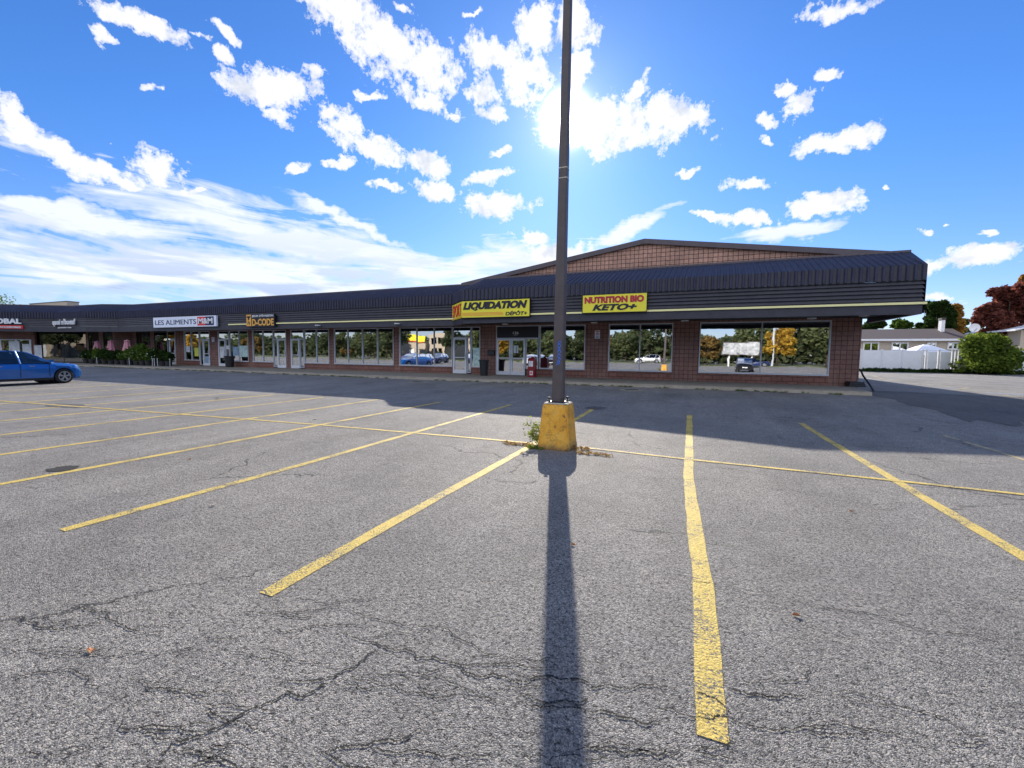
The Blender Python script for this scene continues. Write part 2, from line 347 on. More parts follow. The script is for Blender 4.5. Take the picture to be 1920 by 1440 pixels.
# far right lot markings
for pts,mt in (([(1758,727),(1805,729.5)],'blue_line'),([(1848,736.5),(1925,740)],'blue_line'),([(1635,704),(1658,711)],'yellow_faint'),([(1690,727),(1712,730)],'yellow_faint'),([(1795,731),(1815,727)],'yellow_faint'),([(1880,741),(1925,747)],'yellow_faint')):
    strip('lot_marking',[gp(*p) for p in pts],.16,M[mt])
# explicit cracks
M['crack']=simple('crack_dark',(.012,.012,.012),.95,.2)  # near-black colour of the cracks
def crack(pts,w0=.006):
    P=[Vector(gp(*p)) for p in pts]
    for lv in range(5):
        Q=[]
        for a,b in zip(P,P[1:]):
            d=b-a; n=Vector((-d.y,d.x)); Q+=[a,a.lerp(b,.5)+n*random.uniform(-.17,.17)]
        Q.append(P[-1]); P=Q
    m=MB(); n=len(P); L=[];R=[]
    for i,p in enumerate(P):
        d=(P[min(i+1,n-1)]-P[max(i-1,0)]).normalized(); nn=Vector((-d.y,d.x)); t=min(1,5*i/n,5*(n-1-i)/n)
        w=w0*t*random.uniform(.15,1.25); a=p+nn*w; b=p-nn*w; z=gz(p.y)+.0056; L.append((a.x,a.y,z)); R.append((b.x,b.y,z))
    for i in range(n-1): m.face([R[i],R[i+1],L[i+1],L[i]])
    struct(m.build('ground_crack',M['crack']))
cr=[([(595,1187),(650,1188),(700,1205),(760,1218),(780,1235),(860,1247),(890,1268),(960,1278),(1010,1270),(1085,1275),(1110,1290),(1180,1292),(1250,1290),(1300,1296)],.0055),
([(620,1140),(680,1155),(760,1175),(850,1195),(890,1212),(960,1245)],.004),
([(0,1160),(42,1158),(100,1178),(160,1174),(205,1163)],.006),([(110,1132),(160,1145),(205,1150),(205,1163),(240,1180),(300,1188)],.005),
([(0,1270),(90,1261),(150,1265),(210,1285)],.004),([(0,1215),(70,1222),(160,1222)],.003),
([(500,1275),(580,1278),(640,1262),(690,1228),(720,1222)],.005),([(470,1330),(540,1298),(570,1308),(640,1275)],.0065),
([(265,1440),(330,1390),(400,1368),(460,1338),(490,1325)],.0055),([(350,1440),(400,1420),(440,1400)],.004),
([(690,1285),(740,1260),(800,1270),(860,1285),(960,1320)],.003),([(640,1290),(740,1285),(850,1305),(960,1325)],.003),
([(960,1283),(1010,1315),(1080,1318),(1120,1305)],.004),([(1095,1335),(1180,1348),(1250,1355)],.005),([(1090,1400),(1170,1415),(1290,1408)],.004),
([(1300,1296),(1340,1310),(1360,1330)],.005),([(1360,1290),(1400,1303),(1470,1302),(1520,1300)],.005),([(1365,1285),(1450,1275),(1535,1243)],.003),
([(1455,1118),(1580,1145),(1700,1172),(1830,1194),(1860,1205)],.004),([(1560,1300),(1700,1330),(1850,1385)],.003),
([(1296,1343),(1360,1345),(1500,1365),(1640,1370),(1720,1380)],.003),([(905,890),(950,903),(1000,905),(1015,900)],.006),
([(1090,868),(1290,900),(1480,920),(1620,945),(1760,950)],.004),([(600,835),(700,850),(830,870),(960,890)],.003),([(0,950),(120,940),(260,930),(360,915)],.003),
([(1290,1092),(1340,1095),(1460,1118)],.003)]
for p,w in cr: crack(p,w)
# branching secondary cracks near the main ones
for _ in range(34):
    p,w=random.choice(cr[:21]); q=Vector(random.choice(p)); a=random.uniform(-.5,.5)+random.choice((0,PI)); L=random.uniform(40,150)
    pts=[(q.x,q.y),(q.x+L*.5*math.cos(a),q.y+L*.18*math.sin(a)+random.uniform(-10,10)),(q.x+L*math.cos(a),q.y+L*.4*math.sin(a))]
    pts=[(x,min(1450,max(870,y))) for x,y in pts]; crack(pts,.0028)
for _ in range(32):
    q0=Vector((random.uniform(-20,1000),random.uniform(1120,1430))); a=random.uniform(-.5,.5); L=random.uniform(90,260); pts=[]
    for k in range(4): pts.append((q0.x,max(1100,min(1448,q0.y)))); q0=q0+Vector((L/3*math.cos(a),L/6*math.sin(a)+random.uniform(-9,9)))
    crack(pts,random.choice((.0022,.0028,.004)))
# potholes / patches
def blob_patch(name,c,rx,ry,mat,z=.006,n=26):
    m=MB(); m.face([(c[0]+rx*math.cos(t)*random.uniform(.75,1.15),c[1]+ry*math.sin(t)*random.uniform(.75,1.15),gz(c[1])+z) for t in [2*PI*k/n for k in range(n)]]); return struct(m.build(name,mat))
blob_patch('asphalt_patch',gp(1117,765),.28,.35,M['asphalt_dark']); blob_patch('asphalt_patch',gp(118,879),.17,.14,M['crack'])
blob_patch('asphalt_patch',gp(125,761),.8,.30,M['asphalt_dark'])
# rough darker gravel near the right end of the kerb
mg=MB(); rg=random.Random(9); nX,nY=40,16
for j in range(nY+1):
    for i in range(nX+1):
        x=6.1+i*.25; y=13.2+j*.5+.35*math.sin(x*1.1)+(.12*rg.uniform(-1,1))-(.9 if j==0 else 0)*rg.random(); x+= .15*rg.uniform(-1,1) if i in(0,nX) else 0
        mg.v.append((x,y,gz(y)+.006))
for j in range(nY):
    for i in range(nX): a=j*(nX+1)+i; mg.f.append((a,a+1,a+nX+2,a+nX+1)); mg.mi.append(0)
struct(mg.build('asphalt_patch',M['asphalt_dark']))
# ------------------------------------------------------------------ kerb + sidewalk
SWZ=.30
kp=[(6.0,18.75),(3,18.72),(-.03,18.66),(-5,18.45),(-9.7,18.1),(-15,18.0),(-22,18.15),(-30,18.3),(-43.5,18.3),(-45.9,17.3),(-50.2,17.1),(-53.8,15.1),(-66,8.5)]
m=MB(); m2=MB(); rr=random.Random(3)
Q=[]
for a,b in zip(kp,kp[1:]):
    a=Vector(a);b=Vector(b);n=max(1,int((b-a).length/.3))
    for k in range(n): Q.append(a.lerp(b,k/n))
Q.append(Vector(kp[-1]))
def swz(p): return SWZ
top0=[];top1=[];bot=[]
for p in Q:
    j=rr.uniform(-.035,.035); z=SWZ-.03+rr.uniform(-.015,.008)
    if rr.random()<.05: j+=.07; z-=.05
    bot.append((p.x,p.y-.02+j*.6,gz(p.y)-.02)); top0.append((p.x,p.y+.02+j*.4,z)); top1.append((p.x,p.y+.22,SWZ-.012))
for i in range(len(Q)-1):
    m.face([bot[i+1],bot[i],top0[i],top0[i+1]]); m.face([top0[i+1],top0[i],top1[i],top1[i+1]])
m.face([bot[0],(6.0,18.95,.1),(6.0,18.97,SWZ-.012),top0[0]])
struct(m.build('kerb',M['kerb']))
for i in range(len(Q)-1):
    a,b=top1[i],top1[i+1]; m2.face([b,a,(a[0],a[1]+5.5,SWZ),(b[0],b[1]+5.5,SWZ)])
m2.face([(6.0,18.97,.1),(6.3,22,.1),(6.3,22,SWZ),(6.0,18.97,SWZ-.012)]); m2.face([(6.0,18.97,SWZ-.012),(6.3,22,SWZ),(6,22,SWZ)])
struct(m2.build('sidewalk',M['sidewalk']))
# ------------------------------------------------------------------ shopping centre
B=empty('shopping_centre',(-10,22,0),'long single storey strip mall of reddish block under a dark ribbed mansard','building')
YF,YL,YW=18.4,19.7,22.0
path=[(7.13,22.7),(7.13,YF),(-10.40,YF),(-11.70,YL),(-43.3,YL),(-45.7,18.67),(-50.1,18.5),(-53.6,16.5),(-66,9.6)]
def offs(path,o):
    """offset polyline to the outside (viewer side) by o; path runs right to left"""
    P=[Vector(p) for p in path]; out=[]
    for i,p in enumerate(P):
        ns=[]
        if i>0: d=(p-P[i-1]).normalized(); ns.append(Vector((-d.y,d.x)))
        if i<len(P)-1: d=(P[i+1]-p).normalized(); ns.append(Vector((-d.y,d.x)))
        n=sum(ns,Vector((0,0)))/len(ns); n=n/ n.length_squared if n.length>0 else n
        out.append(p+n*o*1.0)
    return out
# outward normal check: path heading -X  => (-dy,dx)=(0,-1) -> viewer side
def sweep(m,path,prof,closed=False,mi=0):
    rings=[]
    cols=[offs(path,o) for o,z in prof]
    for i in range(len(path)): rings.append([(cols[k][i].x,cols[k][i].y,prof[k][1]) for k in range(len(prof))])
    m.rings(rings,mi,caps=closed,closed=closed)
front=path[1:]
ST=1.35   # set-back of mansard top
# mansard panels: backing + ribs
back=MB(); sweep(back,front,[(-ST,5.30),(-.03,4.6),(-.03,4.08)])
# right end cap
back.face([(7.13,YF+ST,5.30),(7.13,YF+.03,4.6),(7.13,YF+.03,3.0),(7.13,22.7,3.0),(7.13,22.7,5.30)])
back.build('mansard_backing',M['clad'],B)
ribs=MB(); flash=MB()
def ribseg(a,b,at,bt,pitch=.21):
    """a->b lower fascia line, at->bt top line (2D); ribs of trapezoid section"""
    a,b,at,bt=map(Vector,(a,b,at,bt)); L=(b-a).length; n=max(1,int(L/pitch)); d=(b-a).normalized(); nn=Vector((-d.y,d.x))
    for k in range(n):
        t0=(k+.18)/n; t1=(k+.72)/n; i0=(k+.0)/n+.30/n; i1=(k+.60)/n
        def P(t,o,z,top): 
            q=(at.lerp(bt,t) if top else a.lerp(b,t))+nn*o; return (q.x,q.y,z)
        sec=[]
        for top,z,oo,zz in ((True,5.29,0,.028),(False,4.6,.028,.01),(False,4.1,.028,0)):
            zz0=z
            sec.append([P(t0,-.03 if not top else 0,z,top),P(i0,(.028-.0) if not top else .008,z+zz,top),P(i1,.028 if not top else .008,z+zz,top),P(t1,-.03 if not top else 0,z,top)])
        ribs.rings(sec,0,caps=False,closed=False)
        ribs.face([sec[-1][0],sec[-1][3],sec[-1][2],sec[-1][1]])
lo=offs(front,0); hi=offs(front,-ST); hi[0].x-=.2
for i in range(len(front)-1): ribseg(lo[i],lo[i+1],hi[i],hi[i+1])
ribs.build('mansard_ribs',M['clad_rib'],B)
m=MB(); sweep(m,front,[(-ST-.12,5.24),(-ST-.12,5.35),(-ST+.06,5.35),(-ST+.06,5.275)],closed=True); m.build('roof_flashing',M['trim'],B)
m=MB()
prof=[(-.10,4.085)]
z=4.085
for k in range(5):
    prof+= [(-.085,z),(-.025,z-.125),(-.085,z-.13)]; z-=.138
prof+=[(-.085,3.395)]
sweep(m,path,prof); m.build('lap_siding',M['clad'],B)
# cream strip (breaks at the left of D-CODE sign)
m=MB(); sp=[path[1],path[2]]
sweep(m,[(7.15,22.6),(7.15,YF),(-10.40,YF),(-11.70,YL),(-29.6,YL)],[(-.04,3.29),(.02,3.29),(.02,3.365),(-.04,3.365)],closed=True); m.build('cream_strip',M['cream'],B)
m=MB(); sweep(m,path,[(-.10,3.39),(-.05,3.39),(-.05,2.97),(-.22,2.97),(-.22,3.16)]); m.build('fascia',M['clad'],B)
m=MB(); inn=offs(path,-.20)
wallp=[(6.55,22.7),(6.55,YW),(-10.9,YW),(-11.9,YW),(-44.0,YW),(-46.6,21.0),(-51.0,20.9),(-54.6,18.8),(-67,11.9)]
for i in range(len(path)-1):
    a,b=inn[i],inn[i+1]; c,d=wallp[i+1],wallp[i]
    m.face([(a.x,a.y,3.15),(b.x,b.y,3.15),(c[0],c[1],3.15),(d[0],d[1],3.15)])
m.build('soffit',M['soffit'],B)
# roofs
m=MB(); r0=offs(front,-ST-.1)
for i in range(len(r0)-1):
    a,b=r0[i],r0[i+1]; m.face([(b.x,b.y,5.22),(a.x,a.y,5.22),(a.x,46,5.22),(b.x,46,5.22)])
m.build('flat_roof',M['roof_gravel'],B)
m=MB(); m.box(-66,6.5,45.9,46.1,0,5.33); m.box(6.4,6.6,22.21,45.9,0,5.33); m.build('rear_wall',M['block'],B)
# gable
pk=(-2.22,7.02); gl=(-12.0,5.50); gr=(6.9,5.70)
m=MB()
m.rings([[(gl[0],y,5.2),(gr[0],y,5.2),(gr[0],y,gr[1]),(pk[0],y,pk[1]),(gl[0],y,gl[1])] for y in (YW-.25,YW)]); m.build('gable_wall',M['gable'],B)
m=MB()
def rake(z0,z1,y0,y1,e=.25):
    for (a,b) in ((gl,pk),(pk,gr)):
        s=(b[1]-a[1])/(b[0]-a[0]); ax=a[0]-(e if a is gl else 0); bx=b[0]+(e if b is gr else 0); az=a[1]-(s*e if a is gl else 0); bz=b[1]+(s*e if b is gr else 0)
        m.hexa([(ax,y0,az+z0),(bx,y0,bz+z0),(bx,y1,bz+z0),(ax,y1,az+z0)],[(ax,y0,az+z1),(bx,y0,bz+z1),(bx,y1,bz+z1),(ax,y1,az+z1)])
rake(-.17,.06,YW-.42,YW-.26); m.build('gable_trim',M['trim'],B)
m=MB(); rake(.003,.055,YW-.255,46); m.build('gable_roof',M['shingle'],B)
# ---- walls with openings (x0,x1,kind...) on plane YW, x increasing
SILL,HEAD,DZ=.69,3.07,.32
ops=[ # name,x0,x1,mullions,kind
 ('w',.38,5.50,[2.94]),('w',-3.87,-.80,[-2.33]),
 ('e136',-10.20,-5.08,None),
 ('d1',-13.05,-11.22,None),('w',-16.91,-13.07,[-15.62,-14.36]),
 ('w',-22.32,-17.37,[-21.12,-19.89,-18.66]),
 ('d2',-26.42,-22.78,None),('d3',-30.38,-26.86,None),('d4',-34.32,-30.86,None),('d5',-38.62,-35.36,None)]
xr=6.55; wall=MB()
cur=6.55
for o in sorted(ops,key=lambda o:-o[2]):
    x0,x1=o[1],o[2]
    wall.box(x1,cur,YW,YW+.22,.28,3.15)
    hz={'w':HEAD}.get(o[0],HEAD)
    wall.box(x0,x1,YW+.002,YW+.22,HEAD,3.15)
    cur=x0
wall.box(-46,cur,YW,YW+.22,.28,.32)   # thin base only; restaurant front is built below
wall.box(6.33,6.55,YW+.22,22.6,.1,3.15); wall.box(6.33,6.55,22.6,46,.0,5.3)
def lowwall(x0,x1,z1=SILL): m=MB(); m.box(x0,x1,YW+.003,YW+.2,.28,z1); m.build('base_wall',M['block_low'],B)
def window(x0,x1,mull,z0=SILL,z1=HEAD,name='window',sill=True,gm='glass',fr='alu'):
    f=MB(); t=.045; y0,y1=YW-.03,YW+.07
    f.box(x0,x1,y0,y1,z1-t,z1); f.box(x0,x1,y0-(.03 if sill else 0),y1,z0,z0+(.07 if sill else t))
    f.box(x0,x0+t,y0,y1,z0+.07,z1-t); f.box(x1-t,x1,y0,y1,z0+.07,z1-t)
    for q in mull: f.box(q-t/2,q+t/2,y0+.004,y1,z0+.07,z1-t)
    fo=f.build(name,M[fr],B)
    p=MB(); es=[x0]+list(mull)+[x1]
    for a,b in zip(es,es[1:]):
        dx=random.uniform(-.006,.006); dz=random.uniform(-.004,.004)
        p.face([(a+.02,YW+.03-dx,z0+.05),(b-.02,YW+.03+dx,z0+.05),(b-.02,YW+.03+dx+dz,z1-.03),(a+.02,YW+.03-dx+dz,z1-.03)])
    p.build('pane',M[gm],fo); return fo
def door(x0,x1,z1=2.36,z0=DZ,leaves=1,side=None,handle=1,gm='glass'):
    """glazed door leaf with rails; side=x of narrow sidelight edge"""
    es=np.linspace(x0,x1,leaves+1)
    for k in range(leaves):
        a,b=es[k],es[k+1]; f=MB(); y0,y1=YW-.05,YW+.05
        f.box(a+.01,a+.10,y0,y1,z0,z1-.01); f.box(b-.10,b-.01,y0,y1,z0,z1-.01); f.box(a+.10,b-.10,y0,y1,z1-.11,z1-.01); f.box(a+.10,b-.10,y0,y1,z0,z0+.2)
        f.box(a+.10,b-.10,y0+.01,y1-.01,z0+.92,z0+.965)
        d=f.build('door',M['white_alu'],B)
        p=MB(); p.face([(a+.1,YW,z0+.2),(b-.1,YW,z0+.2),(b-.1,YW,z1-.11),(a+.1,YW,z1-.11)]); p.build('pane',M[gm],d)
        hx=(b-.05) if (leaves==1 or k==0) else a+.05
        h=MB(); h.box(hx-.025,hx+.025,y0-.07,y0-.035,z0+.85,z0+1.2); h.box(hx-.015,hx+.015,y0-.035,y0,z0+.9,z0+.93); h.box(hx-.015,hx+.015,y0-.035,y0,z0+1.12,z0+1.15); h.build('handle',M['alu'],d)
def sash(x0,x1,z0,z1,mull=(),gm='glass',t=.04,name='window',trans=()):
    f=MB(); y0,y1=YW-.03,YW+.06
    f.box(x0,x1,y0,y1,z1-t,z1); f.box(x0,x1,y0,y1,z0,z0+t); f.box(x0,x0+t,y0,y1,z0+t,z1-t); f.box(x1-t,x1,y0,y1,z0+t,z1-t)
    for q in mull: f.box(q-t/2,q+t/2,y0+.004,y1,z0+t,z1-t)
    fo=f.build(name,M['alu'],B); p=MB(); es=[x0]+list(mull)+[x1]
    for a,b in zip(es,es[1:]):
        dx=random.uniform(-.006,.006); p.face([(a+.02,YW+.02-dx,z0+.02),(b-.02,YW+.02+dx,z0+.02),(b-.02,YW+.02+dx,z1-.02),(a+.02,YW+.02-dx,z1-.02)])
    p.build('pane',M[gm],fo); return fo
for o in ops:
    if o[0]=='w': lowwall(o[1],o[2]); window(o[1],o[2],o[3])
# entrance 136 : black transom panel, double door, sidelight, window
lowwall(-8.36,-5.08)
m=MB(); m.box(-10.16,-7.66,YW+.0,YW+.05,2.40,3.02); m.build('transom_panel',M['ink'],B)
m=MB(); 
for a in (-10.20,-7.66): m.box(a,a+.04,YW-.03,YW+.06,2.36,3.07)
m.box(-10.16,-7.66,YW-.03,YW+.06,3.025,3.07); m.box(-10.16,-7.66,YW-.03,YW+.06,2.36,2.40); m.box(-10.20,-10.16,YW-.03,YW+.06,.32,2.36)
m.build('door_surround',M['alu'],B)
door(-10.15,-8.42,leaves=2)
sash(-8.40,-7.66,.69,2.36); window(-7.60,-5.08,[])
o=textmesh('house_number','136',(-9.17,-8.83,2.60,2.74),YW-.01,M['white'],B,offset=.01)
m=MB(); m.box(-9.12,-8.90,YW-.012,YW-.001,2.545,2.56); m.build('number_underline',M['white'],B)
# door 1 at left section
lowwall(-11.80,-11.22)
door(-13.02,-12.10,2.42,leaves=1); sash(-12.08,-11.83,.36,2.42); sash(-13.05,-11.83,2.42,3.05); sash(-11.81,-11.22,.69,3.05)
# d2: door left, 2 windows right
lowwall(-25.1,-22.78); door(-26.40,-25.55,2.4); sash(-25.54,-25.12,.36,2.4); sash(-26.42,-25.12,2.4,3.05); window(-25.1,-22.78,[-23.95])
# d3: 2 windows left, door right
lowwall(-30.38,-28.2); window(-30.38,-28.18,[-29.28]); sash(-28.16,-27.75,.36,2.4); door(-27.74,-26.88,2.4); sash(-28.16,-26.86,2.4,3.05)
# d4: door left, mullions
lowwall(-33.02,-30.86); door(-34.30,-33.45,2.4); sash(-33.44,-33.05,.36,2.4); sash(-34.32,-33.03,2.4,3.05); window(-33.02,-30.86,[-31.93])
# d5
lowwall(-38.62,-36.65); window(-38.62,-36.67,[-37.71]); sash(-36.65,-36.2,.36,2.4); door(-36.19,-35.38,2.4); sash(-36.65,-35.36,2.4,3.05)
# restaurant front, dark glass between pillars
rest=[(-44.1,-42.6),(-41.7,-40.3)]
wall.box(-39.5,-38.62,YW+.001,YW+.2,.32,3.15) if False else None
for a,b in ((-46,-45.4),(-43.3,-42.75),(-39.75,-39.2)): wall.box(a,b,YW-.02,YW+.22,.32,3.15)
wall.box(-39.2,-38.621,YW,YW+.22,.32,3.15)
wall.build('wall',M['block'],B)
for a,b,mu in ((-45.4,-43.3,[-44.3]),(-42.75,-40.9,[]) ):
    f=MB(); f.box(a,b,YW-.02,YW+.05,3.0,3.14); f.box(a,b,YW-.02,YW+.05,.32,.5)
    for q in [a+.04,b-.04]+mu: f.box(q-.035,q+.035,YW-.02,YW+.05,.5,3.0)
    fo=f.build('restaurant_window',M['soffit'],B); p=MB(); p.face([(a,YW+.01,.4),(b,YW+.01,.4),(b,YW+.01,3.1),(a,YW+.01,3.1)]); p.build('pane',M['glass_dim'],fo)
f=MB(); a,b=-40.9,-39.75
door(-40.6,-39.78,2.45,gm='glass_dim'); sash(-40.88,-40.62,.36,2.45,gm='glass_dim'); sash(-40.88,-39.76,2.46,3.12,gm='glass_dim')
# angled left wing walls
lw=None
def segbox(mb,a,b,t0,t1,z0,z1,th=.2,out=0.):
    a=Vector(a);b=Vector(b); d=(b-a).normalized(); nn=Vector((-d.y,d.x)); p=a.lerp(b,t0)+nn*out; q=a.lerp(b,t1)+nn*out; r=q-nn*th; s_=p-nn*th
    own=mb is None
    if own: mb=MB()
    mb.hexa([(p.x,p.y,z0),(q.x,q.y,z0),(r.x,r.y,z0),(s_.x,s_.y,z0)],[(p.x,p.y,z1),(q.x,q.y,z1),(r.x,r.y,z1),(s_.x,s_.y,z1)])
    if own: mb.build('wall',M['block'],B)
A,Bp=(-46.0,22),(-46.6,21.0); segbox(lw,A,Bp,0,1,.3,3.15)
A,Bp=(-46.6,21.0),(-51.0,20.9)
segbox(lw,A,Bp,0,.07,.3,3.15); segbox(lw,A,Bp,.40,.55,.3,3.15); segbox(lw,A,Bp,.93,1,.3,3.15)
def wingwin(A,Bp,t0,t1,z0,z1,mull,frame='alu',gm='glass_dim',name='window'):
    f=MB(); segbox(f,A,Bp,t0,t1,z1-.06,z1,.1,.01); segbox(f,A,Bp,t0,t1,z0,z0+.06,.1,.01)
    for t in [t0,t1-.012]+mull: segbox(f,A,Bp,t,t+.012,z0+.06,z1-.06,.1,.01)
    fo=f.build(name,M[frame],B); p=MB(); a=Vector(A).lerp(Vector(Bp),t0); b=Vector(A).lerp(Vector(Bp),t1)
    p.face([(b.x,b.y,z0+.03),(a.x,a.y,z0+.03),(a.x,a.y,z1-.03),(b.x,b.y,z1-.03)]); p.build('pane',M[gm],fo)
wingwin(A,Bp,.07,.40,.32,3.1,[.22],'soffit'); wingwin(A,Bp,.55,.93,.32,3.1,[.74],'soffit','glass_dim')
A,Bp=(-51.0,20.9),(-54.6,18.8); segbox(lw,A,Bp,0,1,.3,3.15) if False else None
wingwin(A,Bp,0,.9,.32,3.1,[.45],'soffit','glass_dim')
A,Bp=(-54.6,18.8),(-67,11.9)
segbox(lw,A,Bp,0,.02,.3,3.15); segbox(lw,A,Bp,.02,1,2.35,3.15)
wingwin(A,Bp,.02,.36,.32,2.35,[.10,.19,.28],'white_alu','glass')
segbox(lw,A,Bp,.36,.5,.3,2.35); wingwin(A,Bp,.5,.9,.32,2.35,[.6,.7,.8],'white_alu','glass')
# interior
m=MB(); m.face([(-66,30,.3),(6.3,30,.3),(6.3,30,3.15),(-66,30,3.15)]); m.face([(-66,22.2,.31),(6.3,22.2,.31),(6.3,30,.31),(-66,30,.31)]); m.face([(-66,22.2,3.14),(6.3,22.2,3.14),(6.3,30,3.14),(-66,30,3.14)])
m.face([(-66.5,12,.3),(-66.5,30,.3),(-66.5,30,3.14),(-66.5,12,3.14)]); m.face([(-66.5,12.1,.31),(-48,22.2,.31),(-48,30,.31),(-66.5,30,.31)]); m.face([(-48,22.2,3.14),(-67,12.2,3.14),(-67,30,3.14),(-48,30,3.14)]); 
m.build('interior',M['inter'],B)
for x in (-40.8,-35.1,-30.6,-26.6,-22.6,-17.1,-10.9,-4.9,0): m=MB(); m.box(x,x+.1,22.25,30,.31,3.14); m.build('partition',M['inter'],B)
# soffit lights
for px,py in ((947,607),(1114,604),(1284,600.5),(1522,596),(1620,590.5),(745,615),(596,619)):
    d=ray(px,py); t=(3.15-H)/d[2]; p=d*t
    if not (18.3<p[1]<21.9): p=np.array([p[0]*19.6/p[1],19.6,3.15])
    m=MB(); m.lathe((p[0],p[1],3.10),[(.16,0),(.17,.02),(.17,.049)],14); m.build('soffit_light',M['white'],B)
# downspout at right corner
m=MB(); m.tube([(6.60,21.95,.95),(6.62,21.75,.75),(6.74,21.4,.42),(6.82,21.2,.17)],.035,8); m.build('downspout',M['black'],B)
m=MB(); 
for k in range(3): m.box(6.05+k*.02,6.62-k*.03,21.3+.02*k,21.93,.302+k*.07,.302+k*.07+.066)
tag(m.build('stacked_mat',M['black']),'low stack of black mats at the right corner of the brick wall','mat')
# ------------------------------------------------------------------ signs
def rectpx(x0,y0a,y0b,x1,y1a,y1b,Y):
    a=W(x0,y0a,Y);b=W(x0,y0b,Y);c=W(x1,y1a,Y);d=W(x1,y1b,Y)
    return a.x,c.x,(b.z+d.z)/2,(a.z+c.z)/2
def panel(mb,x0,x1,y0,y1,z0,z1,mi=0): mb.box(x0,x1,y0,y1,z0,z1,mi)
# nutrition sign
Y=YF-.12; x0,x1,z0,z1=rectpx(1093,554,587,1213,549,583,Y)
S=empty('shop_sign',((x0+x1)/2,Y,z0),'yellow box sign reading NUTRITION BIO KETO+ on the dark fascia, right of the lamp pole','shop sign')
m=MB(); m.box(x0,x1,Y,YF-.0,z0,z1); m.build('sign_panel',M['signyellow'],S)
m=MB(); e=.02
for a in ((x0-e,x1+e,z1,z1+e),(x0-e,x1+e,z0-e,z0),(x0-e,x0,z0,z1),(x1,x1+e,z0,z1)): m.box(a[0],a[1],Y-.01,YF-.01,a[2],a[3])
m.build('sign_frame',M['ink'],S)
w=x1-x0;h=z1-z0
textmesh('lettering','NUTRITION BIO',(x0+.03*w,x1-.04*w,z0+.52*h,z0+.90*h),Y-.004,M['signred'],S,offset=.06)
textmesh('lettering','KETO+',(x0+.16*w,x0+.86*w,z0+.10*h,z0+.46*h),Y-.004,M['ink'],S,shear=.3,offset=.05)
# liquidation sign
x0,x1,z0,z1=rectpx(866,565,598,993,560,590,Y)
S=empty('shop_sign',((x0+x1)/2,Y,z0),'yellow sign reading SPORT LIQUIDATION DÉPÔT+ wrapping the corner where the fascia steps out','shop sign')
m=MB(); m.box(x0,x1,Y,YF,z0,z1); m.build('sign_panel',M['signyellow'],S)
w=x1-x0;h=z1-z0
m=MB()
for a in ((x0,x1+.02,z1,z1+.02),(x0,x1+.02,z0-.02,z0),(x1,x1+.02,z0,z1)): m.box(a[0],a[1],Y-.01,YF-.01,a[2],a[3])
m.build('sign_frame',M['ink'],S)
textmesh('lettering','LIQUIDATION',(x0+.02*w,x1-.03*w,z0+.40*h,z0+.93*h),Y-.004,M['ink'],S,shear=.25,offset=.065)
textmesh('lettering','DÉPÔT+',(x0+.66*w,x1-.03*w,z0+.07*h,z0+.33*h),Y-.004,M['ink'],S,shear=.2,offset=.03)
m=MB()
for k in range(3): m.box(x0+.005,x0+.63*w,Y-.006,Y-.001,z0+(.10+.075*k)*h,z0+(.10+.075*k)*h+.028)
m.build('stripes',M['signorange'],S)
# SPORT face on the 45 degree return
dx,dy=-11.70-x0,YL-.02-Y; Ls=math.hypot(dx,dy)
p0=(x0+dx,Y+dy); u=(-dx/Ls,-dy/Ls)
m=MB(); nx_,ny_=u[1],-u[0]
c0=Vector(p0);c1=Vector((x0,Y)); bk=Vector((-nx_,-ny_))*.1
m.hexa([(c0.x,c0.y,z0),(c1.x,c1.y,z0),(c1.x+bk.x,c1.y+bk.y,z0),(c0.x+bk.x,c0.y+bk.y,z0)],[(c0.x,c0.y,z1),(c1.x,c1.y,z1),(c1.x+bk.x,c1.y+bk.y,z1),(c0.x+bk.x,c0.y+bk.y,z1)])
m.build('side_panel',M['signyellow'],S)
textmesh('lettering','SPORT',(.10*Ls,.95*Ls,z0+.14*h,z0+.90*h),0,M['brightred'],S,offset=.0,frame=((p0[0]+nx_*.015,p0[1]+ny_*.015),u))
m=MB()
for k in range(3): 
    zz=z0+(.02+.035*k)*h
    a=c0+Vector((nx_,ny_))*.004; b=c1+Vector((nx_,ny_))*.004; m.face([(a.x,a.y,zz),(b.x,b.y,zz),(b.x,b.y,zz+.01),(a.x,a.y,zz+.01)])
m.build('stripes',M['signorange'],S)
# d-code
Y=YL-.14; x0,x1,z0,z1=rectpx(461,590,613,514,587,612,Y)
S=empty('shop_sign',((x0+x1)/2,Y,z0),"black sign reading JEUX D'ÉVASION D-CODE with a gold emblem",'shop sign')
m=MB(); m.box(x0,x1,Y,YL-.02,z0,z1); m.build('sign_panel',M['ink'],S); w=x1-x0;h=z1-z0
m=MB(); ex0,ex1=x0+.02*w,x0+.19*w; ez0,ez1=z0+.06*h,z0+.96*h
m.box(ex0,ex1,Y-.02,Y-.001,ez0,ez1)
mm=m.build('emblem',M['gold'],S)
m=MB(); cxx=(ex0+ex1)/2
m.box(ex0+.04,ex1-.04,Y-.026,Y-.021,ez1-.20,ez1-.10); m.lathe((0,0,0),[(0,0)],3) if False else None
m.box(cxx-.07,cxx+.07,Y-.026,Y-.021,ez0+.40,ez0+.56); m.box(cxx-.035,cxx+.035,Y-.026,Y-.021,ez0+.56,ez0+.63)
for sx in(-1,1): m.hexa([(cxx+sx*.02,Y-.026,ez0+.22),(cxx+sx*.09,Y-.026,ez0+.06),(cxx+sx*.09,Y-.021,ez0+.06),(cxx+sx*.02,Y-.021,ez0+.22)],[(cxx+sx*.02,Y-.026,ez0+.36),(cxx+sx*.12,Y-.026,ez0+.16),(cxx+sx*.12,Y-.021,ez0+.16),(cxx+sx*.02,Y-.021,ez0+.36)])
